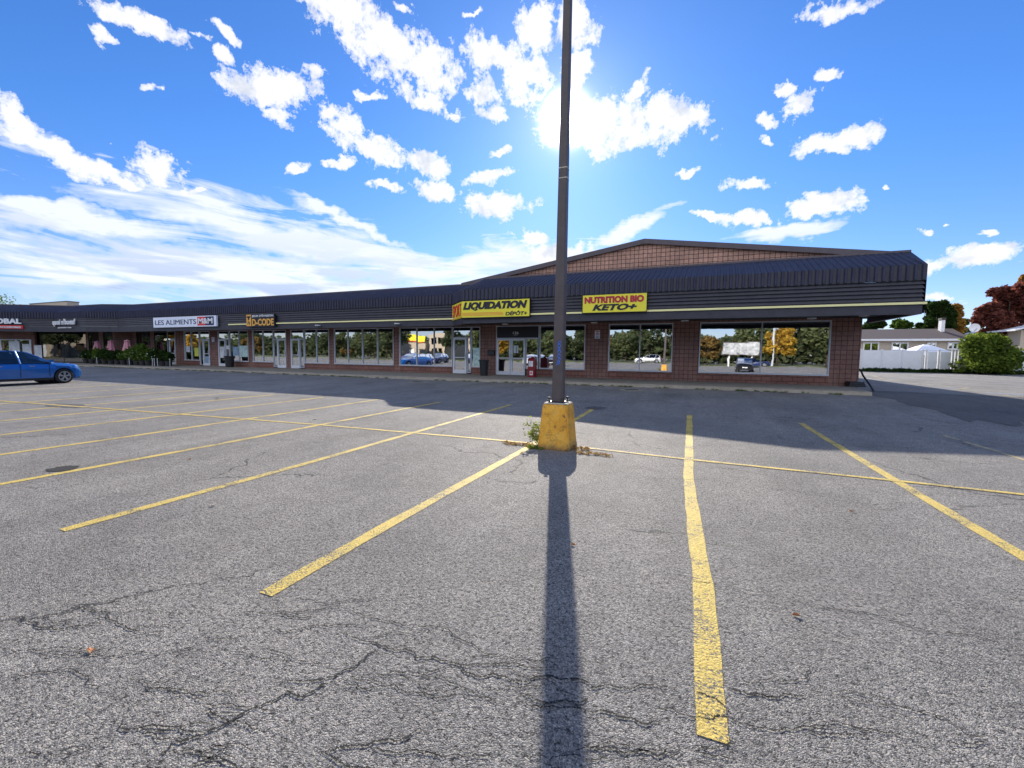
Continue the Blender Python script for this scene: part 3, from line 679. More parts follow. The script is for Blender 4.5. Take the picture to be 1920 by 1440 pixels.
m.build('emblem_figure',M['ink'],mm)
textmesh('lettering',"JEUX D'ÉVASION",(x0+.22*w,x0+.97*w,z0+.72*h,z0+.96*h),Y-.004,M['white'],S,offset=.02)
textmesh('lettering','D-CODE',(x0+.22*w,x0+.98*w,z0+.07*h,z0+.62*h),Y-.004,M['gold'],S,offset=.035)
# aliments
x0,x1,z0,z1=rectpx(287,596,614,405,591,612,Y)
S=empty('shop_sign',((x0+x1)/2,Y,z0),'long white sign reading LES ALIMENTS M&M with red and navy squares','shop sign')
m=MB(); m.box(x0,x1,Y,YL-.02,z0,z1); m.build('sign_panel',M['signwhite'],S); w=x1-x0;h=z1-z0
textmesh('lettering','LES ALIMENTS',(x0+.035*w,x0+.70*w,z0+.25*h,z0+.72*h),Y-.004,M['navy'],S,offset=.0)
m=MB(); m.box(x0+.72*w,x0+.845*w,Y-.012,Y-.001,z0+.10*h,z0+.92*h); m.build('red_square',M['brightred'],S)
m=MB(); m.box(x0+.845*w,x0+.965*w,Y-.0121,Y-.001,z0+.10*h,z0+.92*h); m.build('navy_square',M['navy'],S)
textmesh('lettering','M&M',(x0+.735*w,x0+.95*w,z0+.26*h,z0+.78*h),Y-.016,M['white'],S,offset=.03)
# wing signs: text on angled fascias
def wing_text(A,Bp,px0,px1,y0,y1,body,mat,S,off=.03,back=None,out=.03):
    A=Vector(A);Bp=Vector(Bp); d=(A-Bp).normalized()
    def hit(px):
        r=ray(px,600); rr_=Vector((r[0],r[1])).normalized(); # solve t*rr=A+s*d
        det=rr_.x*(-d.y)+rr_.y*d.x; t=(A.x*(-d.y)+A.y*d.x)/det; P=rr_*t; return P,(P-Bp).dot(d)
    P0,s0=hit(px0);P1,s1=hit(px1)
    def zz(px,py,P):
        r=ray(px,py); t=P.length/math.hypot(r[0],r[1]); return H+r[2]*t
    z0=(zz(px0,y1,P0)+zz(px1,y1,P1))/2; z1=(zz(px0,y0,P0)+zz(px1,y0,P1))/2
    n=Vector((d.y,-d.x))
    if back:
        m=MB(); a=Bp+d*(s0-.1)+n*out; b=Bp+d*(s1+.1)+n*out; a2=a-n*.1;b2=b-n*.1
        m.hexa([(a.x,a.y,z0-.06),(b.x,b.y,z0-.06),(b2.x,b2.y,z0-.06),(a2.x,a2.y,z0-.06)],[(a.x,a.y,z1+.06),(b.x,b.y,z1+.06),(b2.x,b2.y,z1+.06),(a2.x,a2.y,z1+.06)]); m.build('sign_band',back,S)
        out+=.02
    textmesh('lettering',body,(s0,s1,z0,z1),0,mat,S,offset=off,ex=.03,frame=((Bp.x+n.x*(out+.03),Bp.y+n.y*(out+.03)),(d.x,d.y)))
S=empty('shop_sign',(-56,15,3),'white raised GLOBAL letters over a red strip at the far left','shop sign')
wing_text(path[7],path[8],-30,41,597,607,'GLOBAL',M['white'],S,.045)
wing_text(path[7],path[8],-30,40,611,615,'PIÈCES ET ACCESSOIRES',M['white'],S,.02,back=M['brightred'])
S=empty('shop_sign',(-51,18,3),"white lower case quoi n'boeuf letters on the dark corner fascia",'shop sign')
wing_text(path[5],path[6],100,143,598,612,"quoi n'boeuf",M['white'],S,.022)
wing_text(path[5],path[6],110,135,613.5,615.5,"BOUCHERIE ET TABLE",M['white'],S,.02)
# small wall signs, mailbox
def small_sign(px0,px1,py0,py1,label):
    a=W(px0,py1,YW-.02); b=W(px1,py0,YW-.02)
    S=empty('wall_sign',(a.x,YW-.02,a.z),label,'wall sign'); m=MB(); m.box(a.x,b.x,YW-.02,YW-.002,a.z,b.z); m.build('sign_plate',M['signwhite'],S)
    w=b.x-a.x; h=b.z-a.z; m=MB(); m.box(a.x+.15*w,b.x-.15*w,YW-.026,YW-.021,a.z+.82*h,a.z+.92*h)
    n=20; r=.27*w; cx_=(a.x+b.x)/2; cz=a.z+.55*h
    for k in range(n):
        t0,t1=2*PI*k/n,2*PI*(k+1)/n
        m.face([(cx_+r*math.cos(t0),YW-.024,cz+r*math.sin(t0)),(cx_+r*math.cos(t1),YW-.024,cz+r*math.sin(t1)),(cx_+r*.75*math.cos(t1),YW-.024,cz+r*.75*math.sin(t1)),(cx_+r*.75*math.cos(t0),YW-.024,cz+r*.75*math.sin(t0))][::-1])
    m.build('symbol',M['brightred'],S)
    m=MB(); m.box(cx_-.12*w,cx_-.06*w,YW-.0235,YW-.021,cz-.2*w,cz+.2*w); m.box(cx_-.06*w,cx_+.12*w,YW-.0235,YW-.021,cz+.12*w,cz+.2*w); m.box(cx_+.1*w,cx_+.15*w,YW-.0235,YW-.021,cz-.1*w,cz+.12*w)
    for k in range(3): m.box(a.x+.2*w,b.x-.2*w,YW-.0235,YW-.021,a.z+(.08+.07*k)*h,a.z+(.11+.07*k)*h)
    m.build('printing',M['ink'],S)
small_sign(1115,1125,619,635,'small white and red no parking notice on brick beside the NUTRITION window')
small_sign(397,401.5,632,641,'small pale notice on the brick pillar below the white M&M sign')
a=W(913.5,667,YW-.16); b=W(926,656.5,YW-.16)
S=empty('mailbox',(a.x,YW,a.z),'black wall mailbox on brick above the ribbed bin','mailbox')
m=MB(); m.box(a.x,b.x,YW-.16,YW-.001,a.z+.05,b.z-.03); m.build('box',M['black'],S)
m=MB(); m.hexa([(a.x-.01,YW-.18,b.z-.06),(b.x+.01,YW-.18,b.z-.06),(b.x+.01,YW-.001,b.z-.02),(a.x-.01,YW-.001,b.z-.02)],[(a.x-.01,YW-.18,b.z-.045),(b.x+.01,YW-.18,b.z-.045),(b.x+.01,YW-.001,b.z+.01),(a.x-.01,YW-.001,b.z+.01)]); m.build('lid',M['black'],S)
for q in (.3,.7): m=MB(); xx=a.x+(b.x-a.x)*q; m.tube([(xx,YW-.08,a.z+.05),(xx,YW-.08,a.z-.03),(xx,YW-.13,a.z-.05)],.012,6); m.build('paper_hook',M['black'],S)
# bins
def bin_(x,y,r,h,label):
    S=empty('litter_bin',(x,y,SWZ),label,'litter bin','black bins on the sidewalk'); n=24
    m=MB(); rings=[]
    for rr_,z in ((r*.72,0),(r*.78,.02),(r*.88,h*.55),(r*.95,h*.92)):
        rings.append([(x+rr_*(1+.03*(k%2))*math.cos(2*PI*k/n),y+rr_*(1+.03*(k%2))*math.sin(2*PI*k/n),SWZ+.002+z) for k in range(n)])
    m.rings(rings); m.build('bin_body',M['black'],S)
    m=MB(); m.lathe((x,y,SWZ),[(r*.97,h*.9),(r*1.08,h*.9),(r*1.1,h*.99),(r*1.02,h),(r*.8,h*.96)],24); m.build('rim',M['black'],S)
p=gnd(907.5,704,SWZ); bin_(p.x,min(p.y,21.3),.27,.86,'black ribbed bin between the two doors left of the newspaper box')
p=gnd(457,688,SWZ); bin_(-32.1,21.35,.34,.82,'black bin beneath the D-CODE sign beside the poster window')
# newspaper box
p=gnd(998,706,SWZ); nx0=p.x; ny=21.0; px_=W(998,690,ny).x
S=empty('newspaper_box',(px_,ny,SWZ),'red newspaper box right of the double door','newspaper box')
m=MB(); m.box(px_-.19,px_+.19,ny-.18,ny+.18,SWZ+.36,SWZ+.92); m.hexa([(px_-.19,ny-.18,SWZ+.921),(px_+.19,ny-.18,SWZ+.921),(px_+.19,ny+.18,SWZ+.921),(px_-.19,ny+.18,SWZ+.921)],[(px_-.17,ny-.10,SWZ+1.0),(px_+.17,ny-.10,SWZ+1.0),(px_+.17,ny+.18,SWZ+1.0),(px_-.17,ny+.18,SWZ+1.0)])
m.box(px_-.06,px_+.06,ny-.02,ny+.06,SWZ+1.0,SWZ+1.08); m.build('cabinet',M['newsred'],S)
m=MB(); m.box(px_-.17,px_+.17,ny-.16,ny+.16,SWZ+.04,SWZ+.359); m.box(px_-.2,px_+.2,ny-.19,ny+.19,SWZ+.002,SWZ+.04); m.build('pedestal',M['newsred'],S)
m=MB(); m.box(px_-.14,px_+.10,ny-.19,ny-.181,SWZ+.55,SWZ+.84); m.build('display_window',M['poster'],S)
m=MB(); m.box(px_-.08,px_+.09,ny-.17,ny-.161,SWZ+.10,SWZ+.32); f=m.build('label_plate',M['poster'],S)
m=MB(); m.box(px_-.04,px_+.04,ny-.176,ny-.171,SWZ+.15,SWZ+.28); m.build('label_mark',M['brightred'],f)
# posters in shop windows
def poster(px0,px1,py0,py1,mt,label,Y=YW-.045):
    a=W(px0,py1,Y); b=W(px1,py0,Y); m=MB(); m.box(a.x,b.x,Y,Y+.006,a.z,b.z); tag(m.build('window_poster',M[mt]),label,'poster','posters in the shop windows')
poster(349,356,649,660,'poster','white sheet in the first pane left of the M&M door')
poster(365,372,652,668,'poster_y','lime yellow poster in the pane left of the M&M door')
poster(385,394,668,684,'poster_b','blue picture poster on the lower half of the M&M door')
poster(413,420,650,671,'poster','tall white poster on the door left of the black bin')
poster(437,447,650,667,'poster_b','blue collage poster in the pane just left of the bin')
poster(449,464,648,669,'poster_g','mint green poster above the black bin')
poster(424,431,648,655,'poster','small white sheet high in the pane right of the poster door')
poster(886.5,899.5,652,686,'poster_g','pale green sheet inside the narrow pane left of the mailbox')
poster(963,967.5,648,662,'poster','white opening hours list on the right leaf of the 136 door',YW-.02)
poster(968.5,972,648,662,'poster','narrow second column of the hours list on the 136 door',YW-.02)
for a in ((16,36,642,662),(41,62,646,664),(64,80,647,670)):
    pa=(-54.6,18.8);pb=(-67,11.9)
# wing posters
def wingposter(px0,px1,z0,z1,mt,label):
    A=Vector((-54.6,18.8));Bq=Vector((-67,11.9)); d=(A-Bq).normalized(); n=Vector((d.y,-d.x))
    def hit(px):
        r=ray(px,650); q=Vector((r[0],r[1])).normalized(); det=q.x*(-d.y)+q.y*d.x; t=(A.x*(-d.y)+A.y*d.x)/det; return q*t
    a=hit(px0)+n*.06;b=hit(px1)+n*.06;c=b-n*.01;e=a-n*.01
    m=MB(); m.hexa([(a.x,a.y,z0),(b.x,b.y,z0),(c.x,c.y,z0),(e.x,e.y,z0)],[(a.x,a.y,z1),(b.x,b.y,z1),(c.x,c.y,z1),(e.x,e.y,z1)]); tag(m.build('window_poster',M[mt]),label,'poster','posters in the shop windows')
wingposter(18,38,.9,2.2,'poster','large pale poster behind the blue car, second pane of the GLOBAL shop')
wingposter(43,60,.9,1.95,'poster','large pale poster in the third pane of the GLOBAL shop')
wingposter(65,79,.7,1.85,'poster','white poster at the right end of the GLOBAL window')
# ------------------------------------------------------------------ light pole
bx,by=-1.93,6.55
S=empty('light_pole',(bx,by,0),'tall brown lamp pole bolted on a chipped yellow concrete base','lamp post')
def chring(c,hw,z,ch):
    P=[(hw-ch,-hw),(hw,-hw+ch),(hw,hw-ch),(hw-ch,hw),(-hw+ch,hw),(-hw,hw-ch),(-hw,-hw+ch),(-hw+ch,-hw)]
    return [(c[0]+x,c[1]+y,z) for x,y in P]
m=MB(); R=[]
for z,hw,ch in ((-.03,.262,.03),(.04,.262,.03),(.10,.252,.03),(.30,.236,.03),(.50,.222,.03),(.66,.208,.03),(.70,.198,.04),(.72,.18,.05)): R.append(chring((bx,by),hw,z,ch))
# subdivide rows with slight irregularity
m.rings(R); o=m.build('concrete_base',M['ybase'],S)
m=MB(); m.rings([chring((bx,by),.199,.7205,.05),chring((bx,by),.185,.735,.05)]); m.build('sunlit_mortar_cap',M['base_top'],o)  # pale cap, widened so the sunlit top edge is in its colour
m=MB(); m.box(bx-.125,bx+.125,by-.125,by+.125,.736,.752); m.build('base_plate',M['black'],S)
for sx,sy in ((-1,-1),(1,-1),(1,1),(-1,1)):
    m=MB(); c_=(bx+sx*.118,by+sy*.118,.752); m.lathe(c_,[(.024,0),(.024,.022),(.013,.024),(.013,.045),(.026,.047),(.028,.062),(.016,.070),(.001,.071)],8); m.build('anchor_bolt',M['iron'],S)
def sq(hw,z): return chring((bx+.0062*(z-.75),by),hw,z,hw*.18)
m=MB(); m.rings([sq(.088,.752),sq(.088,.80),sq(.080,2.0),sq(.073,3.2),sq(.066,4.6),sq(.056,7.0),sq(.048,9.6)]); m.build('pole',M['pole'],S)
for py in (317,336):
    z=H+(ray(1058,py)[2]/ray(1058,py)[1])*by; m=MB(); hw=.0885-.0045*(z-4)/1 if z>4 else .0895
    hw=.080-(z-2)*.00583 if z<3.2 else .073-(z-3.2)*.005
    m.rings([sq(hw+.003,z-.008),sq(hw+.003,z+.008)]); m.build('pole_band',M['base_top'],S)
m=MB(); m.box(bx+.0,bx+.06,by-.093,by-.0885,.80,.98); m.build('hand_hole_cover',M['trim'],S)
m=MB()
for sx in (-1,1): m.tube([(bx,by,9.55),(bx+sx*.7,by,9.6)],.035,8)
m.build('cross_arm',M['pole'],S)
for sx in (-1,1):
    m=MB(); m.box(bx+sx*.95-.25,bx+sx*.95+.25,by-.17,by+.17,9.52,9.68); m.build('luminaire',M['pole'],S)
# graffiti: looping script strokes running up the pole face
def gpt(px,py):
    d=ray(px,py); Yp=by-.086; t=Yp/d[1]; return Vector((d[0]*t,Yp,H+d[2]*t))
strokes=[[(1044,685),(1046,676),(1050,680),(1046,683),(1051,672),(1046,674)],[(1046,671),(1050,669),(1050,665),(1046,666),(1047,671)],[(1046,663),(1050,662),(1051,658),(1047,658),(1046,661)],[(1051,656),(1046,656),(1050,653),(1046,652)],[(1051,651),(1047,651),(1046,647),(1050,646),(1051,650)],[(1046,645),(1051,643),(1050,640),(1046,642)]]
m=MB()
for st in strokes:
    P=[gpt(*q) for q in st]; C=[]
    for i in range(len(P)-1):
        for k in range(6):
            t=k/6; p0=P[max(i-1,0)];p1=P[i];p2=P[i+1];p3=P[min(i+2,len(P)-1)]
            C.append(.5*((2*p1)+(p2-p0)*t+(2*p0-5*p1+4*p2-p3)*t*t+(3*p1-p0-3*p2+p3)*t**3))
    C.append(P[-1])
    C=[Vector((p.x,by-.087,p.z)) for p in C]; m.tube(C,.0055,5)
m.build('graffiti',M['graf'],S)
# ------------------------------------------------------------------ foliage helpers
def leafmesh(name,centers,rads,n,size,mat,parent=None,flat=1.,seed=0,updir=.3,elong=1.5):
    r=np.random.default_rng(seed); vol=np.array([a[0]*a[1]*a[2] for a in rads])**(2/3); idx=r.choice(len(centers),n,p=vol/vol.sum())
    C=np.array(centers)[idx]; Rr=np.array(rads)[idx]
    d=r.normal(size=(n,3)); d/=np.linalg.norm(d,axis=1)[:,None]; rad=r.uniform(.25,1.0,n)**.45
    # clumpiness
    p=C+d*Rr*rad[:,None]*(1+.18*np.sin(d[:,0:1]*9+C[:,0:1]*3)*np.cos(d[:,2:3]*8))
    a=r.normal(size=(n,3)); a[:,2]*=.6; a/=np.linalg.norm(a,axis=1)[:,None]; b=np.cross(a,r.normal(size=(n,3))); b/=np.linalg.norm(b,axis=1)[:,None]
    s=size*r.uniform(.6,1.3,(n,1)); A=a*s*elong*.5; Bb=b*s*.5
    V=np.stack([p-A,p+Bb*.9,p+A,p-Bb*.9],1).reshape(-1,3)
    me=D.meshes.new(name); me.vertices.add(4*n); me.vertices.foreach_set('co',V.ravel()); me.loops.add(4*n); me.loops.foreach_set('vertex_index',np.arange(4*n)); me.polygons.add(n)
    me.polygons.foreach_set('loop_start',np.arange(n)*4); me.polygons.foreach_set('loop_total',np.full(n,4)); me.materials.append(mat); me.update(calc_edges=True)
    o=D.objects.new(name,me); COL.objects.link(o)
    if parent: o.parent=parent; o.matrix_parent_inverse=Matrix.Translation(parent.location).inverted()
    return o
def tree(name,x,y,z0,h,cr,mat,label,n=5000,size=.28,seed=1,base=.3,group=None,cat='tree',trunk=.16,nclump=22,flatten=.8):
    r=random.Random(seed); T=empty(name,(x,y,z0),label,cat,group)
    m=MB(); th=h*base; m.tube([(x,y,z0-.1),(x+.03*h*r.uniform(-.5,.5),y,z0+th),(x+.04*h*r.uniform(-1,1),y,z0+h*.75)],[trunk*1.2,trunk*.8,trunk*.25],8)
    cs=[];rs=[]
    cc=z0+th+(h-th)*.5; hz=(h-th)*.5
    for k in range(nclump):
        a=r.uniform(0,2*PI); v=r.uniform(-.85,.85); q=math.sqrt(max(0,1-v*v))*r.uniform(.35,.85)
        c=(x+cr*q*math.cos(a),y+cr*q*math.sin(a),cc+hz*v*.85); cs.append(c); s=cr*r.uniform(.22,.42); rs.append((s,s,s*flatten))
        if k<9: m.tube([(x,y,z0+th*r.uniform(.8,1.3)),((x+c[0])/2,(y+c[1])/2,(z0+th+c[2])/2),c],[trunk*.5,trunk*.3,trunk*.08],5)
    m.build('trunk',M['bark'],T,smooth=True); leafmesh('crown',cs,rs,n,size,mat,T,seed=seed); return T
# ------------------------------------------------------------------ right background
GZ=.15
def far_pt(px,py): return gnd(px,py,GZ)
f0=far_pt(1610,690); f1=far_pt(1914,701)
print('fence',f0,f1)
FY=52.
fx=lambda px: at_x(px,FY)
S=empty('white_fence',(fx(1700),FY,GZ),'long white panel fence along the edge of the back lot','fence')
edges=[1590,1617,1655,1693,1731]; fz=GZ+2.05
for a,b in zip(edges,edges[1:]):
    m=MB(); m.box(fx(a)+.05,fx(b)-.05,FY,FY+.06,GZ+.05,fz); m.build('fence_panel',M['white_fence'],S)
for a in [1590,1617,1655,1693,1731,1738,1762,1788,1794,1800,1855,1912,1945,2010,2080,2160,2250]:
    m=MB(); m.box(fx(a)-.07,fx(a)+.07,FY-.05,FY+.1,GZ,fz+.06); m.box(fx(a)-.09,fx(a)+.09,FY-.07,FY+.12,fz+.06,fz+.1); m.build('fence_post',M['white'],S)
for a,b in ((1738,1762),(1762,1788)):
    m=MB(); m.box(fx(a)+.12,fx(b)-.12,FY+.0,FY+.05,GZ+.15,fz-.1); m.box(fx(a)+.10,fx(b)-.10,FY-.03,FY-.0005,GZ+.95,GZ+1.05); m.build('gate_leaf',M['white_fence'],S)
for a,b in ((1800,1855),(1855,1912),(1912,1945),(1945,2010),(2010,2080),(2080,2160),(2160,2250)):
    m=MB(); m.box(fx(a)+.05,fx(b)-.05,FY,FY+.06,GZ+.05,fz-.1); m.build('fence_panel',M['white_fence'],S)
m=MB(); m.box(fx(1590),fx(2250),FY+.015,FY+.045,fz-.03,fz+.03); m.build('top_rail',M['white'],S)
# bungalow
HY=62.
hx=lambda px: at_x(px,HY)
def hz_(px,py,Y=HY): return W(px,py,Y).z
S=empty('bungalow',(hx(1700),HY,GZ),'low beige bungalow with brown shingle roof behind the white fence','house')
xa,xb=hx(1560),hx(1812); ze=hz_(1700,636); zr=hz_(1700,617,HY+4)
m=MB(); m.box(xa,xb,HY,HY+8,GZ,ze-.05); m.build('wall',M['stucco'],S)
m=MB(); m.hexa([(xa-.4,HY-.5,ze-.1),(xb+.4,HY-.5,ze-.1),(xb+.4,HY+8.5,ze-.1),(xa-.4,HY+8.5,ze-.1)],[(xa-.4,HY+3.9,zr),(xb+.4,HY+3.9,zr),(xb+.4,HY+4.1,zr),(xa-.4,HY+4.1,zr)]); rf=m.build('roof',M['shingle'],S)
m=MB(); m.box(xa-.4,xb+.4,HY-.56,HY-.505,ze-.2,ze+.02); m.build('gutter',M['white'],S)
a=hx(1786);b=hx(1793); zt=hz_(1790,600,HY+3); m=MB(); m.box(a,b,HY+2.6,HY+3.3,ze+.3,zt); m.build('chimney',M['white'],rf)
m=MB(); m.box(a-.05,b+.05,HY+2.55,HY+3.35,zt,zt+.25); m.build('chimney_cap',M['iron'],rf)
for a,b,zt,zb in ((1618,1648,642,660),(1671,1703,642,660),(1737,1755,642,655),(1776,1796,642,655)):
    x0,x1=hx(a),hx(b); z1=hz_(1690,zt); z0=hz_(1690,zb); f=MB(); y=HY
    f.box(x0,x1,y-.08,y-.001,z1-.12,z1); f.box(x0,x1,y-.08,y-.001,z0,z0+.12); 
    for q in (x0,(x0+x1)/2-.06,x1-.12): f.box(q,q+.12,y-.08,y-.001,z0+.12,z1-.12)
    fo=f.build('window',M['white'],S); p=MB(); p.face([(x0+.1,y-.03,z0+.1),(x1-.1,y-.03,z0+.1),(x1-.1,y-.03,z1-.1),(x0+.1,y-.03,z1-.1)]); p.build('pane',M['glass'],fo)
# dish
dx_=hx(1813); dzc=hz_(1813,615,HY-1); S=empty('satellite_dish',(dx_,HY+2,ze),'round grey satellite dish at the right end of the bungalow roof','satellite dish')
m=MB(); R=[]
for k in range(5):
    r_=.46*k/4+.001; R.append([(dx_+r_*math.cos(t),HY-1+.25*(r_/.46)**2*-.4,dzc+r_*math.sin(t)) for t in [2*PI*i/18 for i in range(18)]])
m.rings(R,caps=False); R2=[[(x,y+.03,z) for x,y,z in r] for r in R]; m.rings(R2,caps=False); m.build('dish',M['white_fence'],S)
m=MB(); m.tube([(dx_,HY-.95,dzc),(dx_,HY-.3,dzc-.5),(dx_,HY+.2,dzc-.9)],.04,6); m.build('mast',M['iron'],S)
m=MB(); m.tube([(dx_,HY-.98,dzc-.4),(dx_,HY-1.5,dzc-.1)],.025,6); m.build('feed_arm',M['iron'],S)
# gazebo
GY=56.; gx0,gx1=at_x(1716,GY),at_x(1791,GY); gxc=(gx0+gx1)/2; zb=W(1750,659,GY).z-.1; zt=W(1760,645,GY).z
S=empty('gazebo',(gxc,GY+2,GZ),'white canvas gazebo tent rising above the fence','gazebo')
m=MB(); yc=GY+2
def rr4(hw,hd,z): return [(gxc-hw,yc-hd,z),(gxc+hw,yc-hd,z),(gxc+hw,yc+hd,z),(gxc-hw,yc+hd,z)]
hw=(gx1-gx0)/2
m.rings([rr4(hw,2,zb-.25),rr4(hw,2,zb),rr4(hw*.4,.8,zt-.25),rr4(hw*.35,.7,zt-.2),rr4(.1,.1,zt)]); m.build('canopy',M['tent'],S)
for sx in(-1,1):
    for sy in (-1,1): m=MB(); m.tube([(gxc+sx*(hw-.1),yc+sy*1.9,GZ),(gxc+sx*(hw-.1),yc+sy*1.9,zb)],.04,6); m.build('leg',M['white'],S)
# second house gable at far right
m=MB(); HX=at_x(1945,60)
S=empty('neighbour_house',(HX,60,GZ),'house edge with white roof trim cut off at the right of the photo','house')
z1=W(1915,630,60).z
m=MB(); m.box(at_x(1912,60),HX+6,60,68,GZ,z1+.6); m.build('wall',M['stucco'],S)
m=MB(); xl=at_x(1893,60); m.hexa([(xl,59.4,z1+.5),(HX+3,59.4,z1+2.1),(HX+3,68,z1+2.1),(xl,68,z1+.5)],[(xl,59.4,z1+.65),(HX+3,59.4,z1+2.25),(HX+3,68,z1+2.25),(xl,68,z1+.65)]); m.build('roof',M['white'],S)
# bush & trees
bxx=at_x(1852,50); 
def pxh(px,py,Y): return W(px,py,Y).z
S=empty('round_bush',(bxx,50,GZ),'large rounded green bush in front of the white fence','bush')
wd=.9*(at_x(1912,50)-at_x(1792,50)); zt=pxh(1850,622,50)
m=MB()
for k in range(14):
    a=random.uniform(0,2*PI); m.tube([(bxx+.15*math.cos(a),50+.15*math.sin(a),GZ),(bxx+1.2*math.cos(a),50+.9*math.sin(a),GZ+1.5),(bxx+wd*.36*math.cos(a),50+1.4*math.sin(a),zt*.75)],[.06,.04,.012],5)
m.build('trunk',M['bark'],S)
cs=[];rs=[]
for k in range(34):
    a=random.uniform(0,2*PI); v=random.uniform(0,1); q=random.uniform(.3,.86)*math.sqrt(1-(v*.85)**2)
    cs.append((bxx+wd*.5*q*math.cos(a),50+1.9*q*math.sin(a),GZ+.7+(zt-1.4)*v)); s=random.uniform(.6,1.05); rs.append((s,s,s*.75))
cs.append((bxx,50,GZ+1.6)); rs.append((wd*.42,1.5,1.5))
leafmesh('crown',cs,rs,12500,.17,M['lf_bush'],S,seed=4)
def tree_px(px,Y,top,halfw,mat,label,**k):
    x=at_x(px,Y); zt=pxh(px,top,Y); cr=at_x(px+halfw,Y)-x; return tree('tree',x,Y,GZ,zt-GZ,cr,mat,label,**k)
tree_px(1885,64,522,62,M['lf_red'],'big dark red leaved tree behind the round bush',n=15000,size=.34,seed=11,base=.2,nclump=40)
tree_px(1932,70,500,55,M['lf_red'],'red leaved tree at the very right edge, partly cut off',n=9000,size=.36,seed=12,base=.2,nclump=34)
tree_px(1912,66,505,14,M['lf_orange'],'small orange crown above the dark red tree',n=1500,size=.3,seed=22,base=.6,nclump=8)
tree_px(1752,72,556,36,M['lf_dark'],'dark green tree rising behind the bungalow roof next to the eave end',n=9000,size=.36,seed=13,base=.2,nclump=30)
tree_px(1733,74,553,20,M['lf_dark'],'dark tree half hidden by the end of the black fascia',n=5000,size=.36,seed=14,base=.2)
tree_px(1775,84,566,32,M['lf_orange'],'yellow orange autumn tree above the bungalow roof',n=5500,size=.36,seed=15,base=.3)
tree_px(1812,86,590,30,M['lf_green'],'green tree glimpsed between the orange tree and the red tree',n=4500,size=.4,seed=16,base=.2)
tree_px(1640,76,592,30,M['lf_dark'],'dark green tree showing under the right end of the canopy',n=6000,size=.3,seed=17,base=.15)
tree_px(1690,78,588,30,M['lf_green'],'lighter green tree over the bungalow roof beneath the canopy end',n=6000,size=.3,seed=18,base=.15)
for i,(x,y,mt,lb) in enumerate(((44,66,'lf_green','green tree past the right edge of the photo, nearest the red one'),(54,63,'lf_dark','dark tree past the right edge of the photo, second from the red one'),(64,60,'lf_orange','orange tree past the right edge of the photo'),(-104,8,'lf_green','green tree past the left end of the strip mall'),(-112,-2,'lf_dark','dark tree past the left end of the strip mall'))):
    tree('tree',x,y,GZ,8.5+i%3,4.2,M[mt],lb,n=4500,size=.38,seed=60+i,base=.22)
# weeds by fence
def weeds(name,pts,n,size,mat,label,spread=.35,h=.35,cat='weeds',kind='stuff',seed=5):
    cs=[(p[0],p[1],p[2]+h*.4) for p in pts]; rs=[(spread,spread,h*random.uniform(.5,1.2)) for _ in pts]
    o=leafmesh(name,cs,rs,n,size,mat,seed=seed,elong=3.2); tag(o,label,cat,kind=kind); return o
weeds('weeds',[(fx(px)+random.uniform(-.3,.3),FY-.5+random.uniform(-.3,.2),GZ) for px in range(1618,1930,4)],5000,.14,M['lf_dark'],'dark weeds growing along the foot of the white fence',.45,.22)
weeds('kerb_weeds',[(q.x+random.uniform(-.1,.1),q.y-.05,gz(q.y)) for q in random.sample(Q[:170],110)],2600,.038,M['lf_green'],'small tufts of weeds and moss in the joint along the kerb',.13,.035)
# left tree and rooftop unit
tree_px(10,60,550,26,M['lf_green'],'pale green tree above the roof at the far left',n=4000,size=.35,seed=19,base=.3)
a=W(56,573,48);b=W(125,567.5,48)
S=empty('rooftop_unit',(a.x,48,5.3),'grey boxy rooftop unit above the left wing roof','rooftop unit')
m=MB(); m.box(a.x,b.x,48,50,4.5,b.z+.25); m.build('housing',M['stucco'],S); m=MB(); m.box(a.x-.1,b.x+.1,47.9,50.1,b.z+.25,b.z+.40); m.build('cap',M['trim'],S)
# ------------------------------------------------------------------ weeds and leaves near the pole base
m=MB(); rr=random.Random(5)
S=empty('weed_clump',(bx-.33,by-.1,0),'leafy green weed growing at the left side of the yellow pole base','weed')
cs=[]
for k in range(16):
    a=rr.uniform(PI*.6,PI*1.4); L=rr.uniform(.15,.42); x=bx-.27+rr.uniform(-.04,.02); y=by+rr.uniform(-.15,.15); e=(x+L*.8*math.cos(a),y+.5*L*math.sin(a),rr.uniform(.12,.45)*L/.3)
    m.tube([(x,y,0),((x+e[0])/2,(y+e[1])/2,e[2]*.7),e],[.004,.003,.0015],4); cs+= [e,tuple((u_+v_)/2 for u_,v_ in zip(e,(x,y,e[2]*.6)))]
m.build('stem',M['lf_weed'],S); leafmesh('foliage',cs,[(.06,.06,.05)]*len(cs),300,.032,M['lf_weed'],S,seed=2)
for cx_,cy_,rx,ry,n,mt,lb,sd in ((bx-.62,by-.12,.28,.05,170,'lf_dry','dry weeds lying flat left of the yellow base',1),(bx+.40,by-.02,.15,.05,90,'lf_dry','straw coloured grass tuft at the right foot of the yellow base',2),(bx+.62,by-.28,.30,.03,110,'lf_dry','reddish dry grass strip right of the yellow base',3),(bx-.30,by-.25,.12,.06,160,'lf_weed','low green grass by the left front corner of the yellow base',4)):
    o=leafmesh('dry_grass',[(cx_+rx*q,cy_+ry*math.sin(q*5),.02) for q in (-.8,-.4,0,.4,.8)],[(rx*.4,ry,.022)]*5,n,.020,M[mt],seed=sd,elong=3.5); tag(o,lb,'grass',kind='stuff')
M['leafbrown']=simple('dead_leaf',(.42,.17,.06),.8,.3,30); M['leafpale']=simple('pale_dead_leaf',(.6,.5,.4),.8,.3,30)
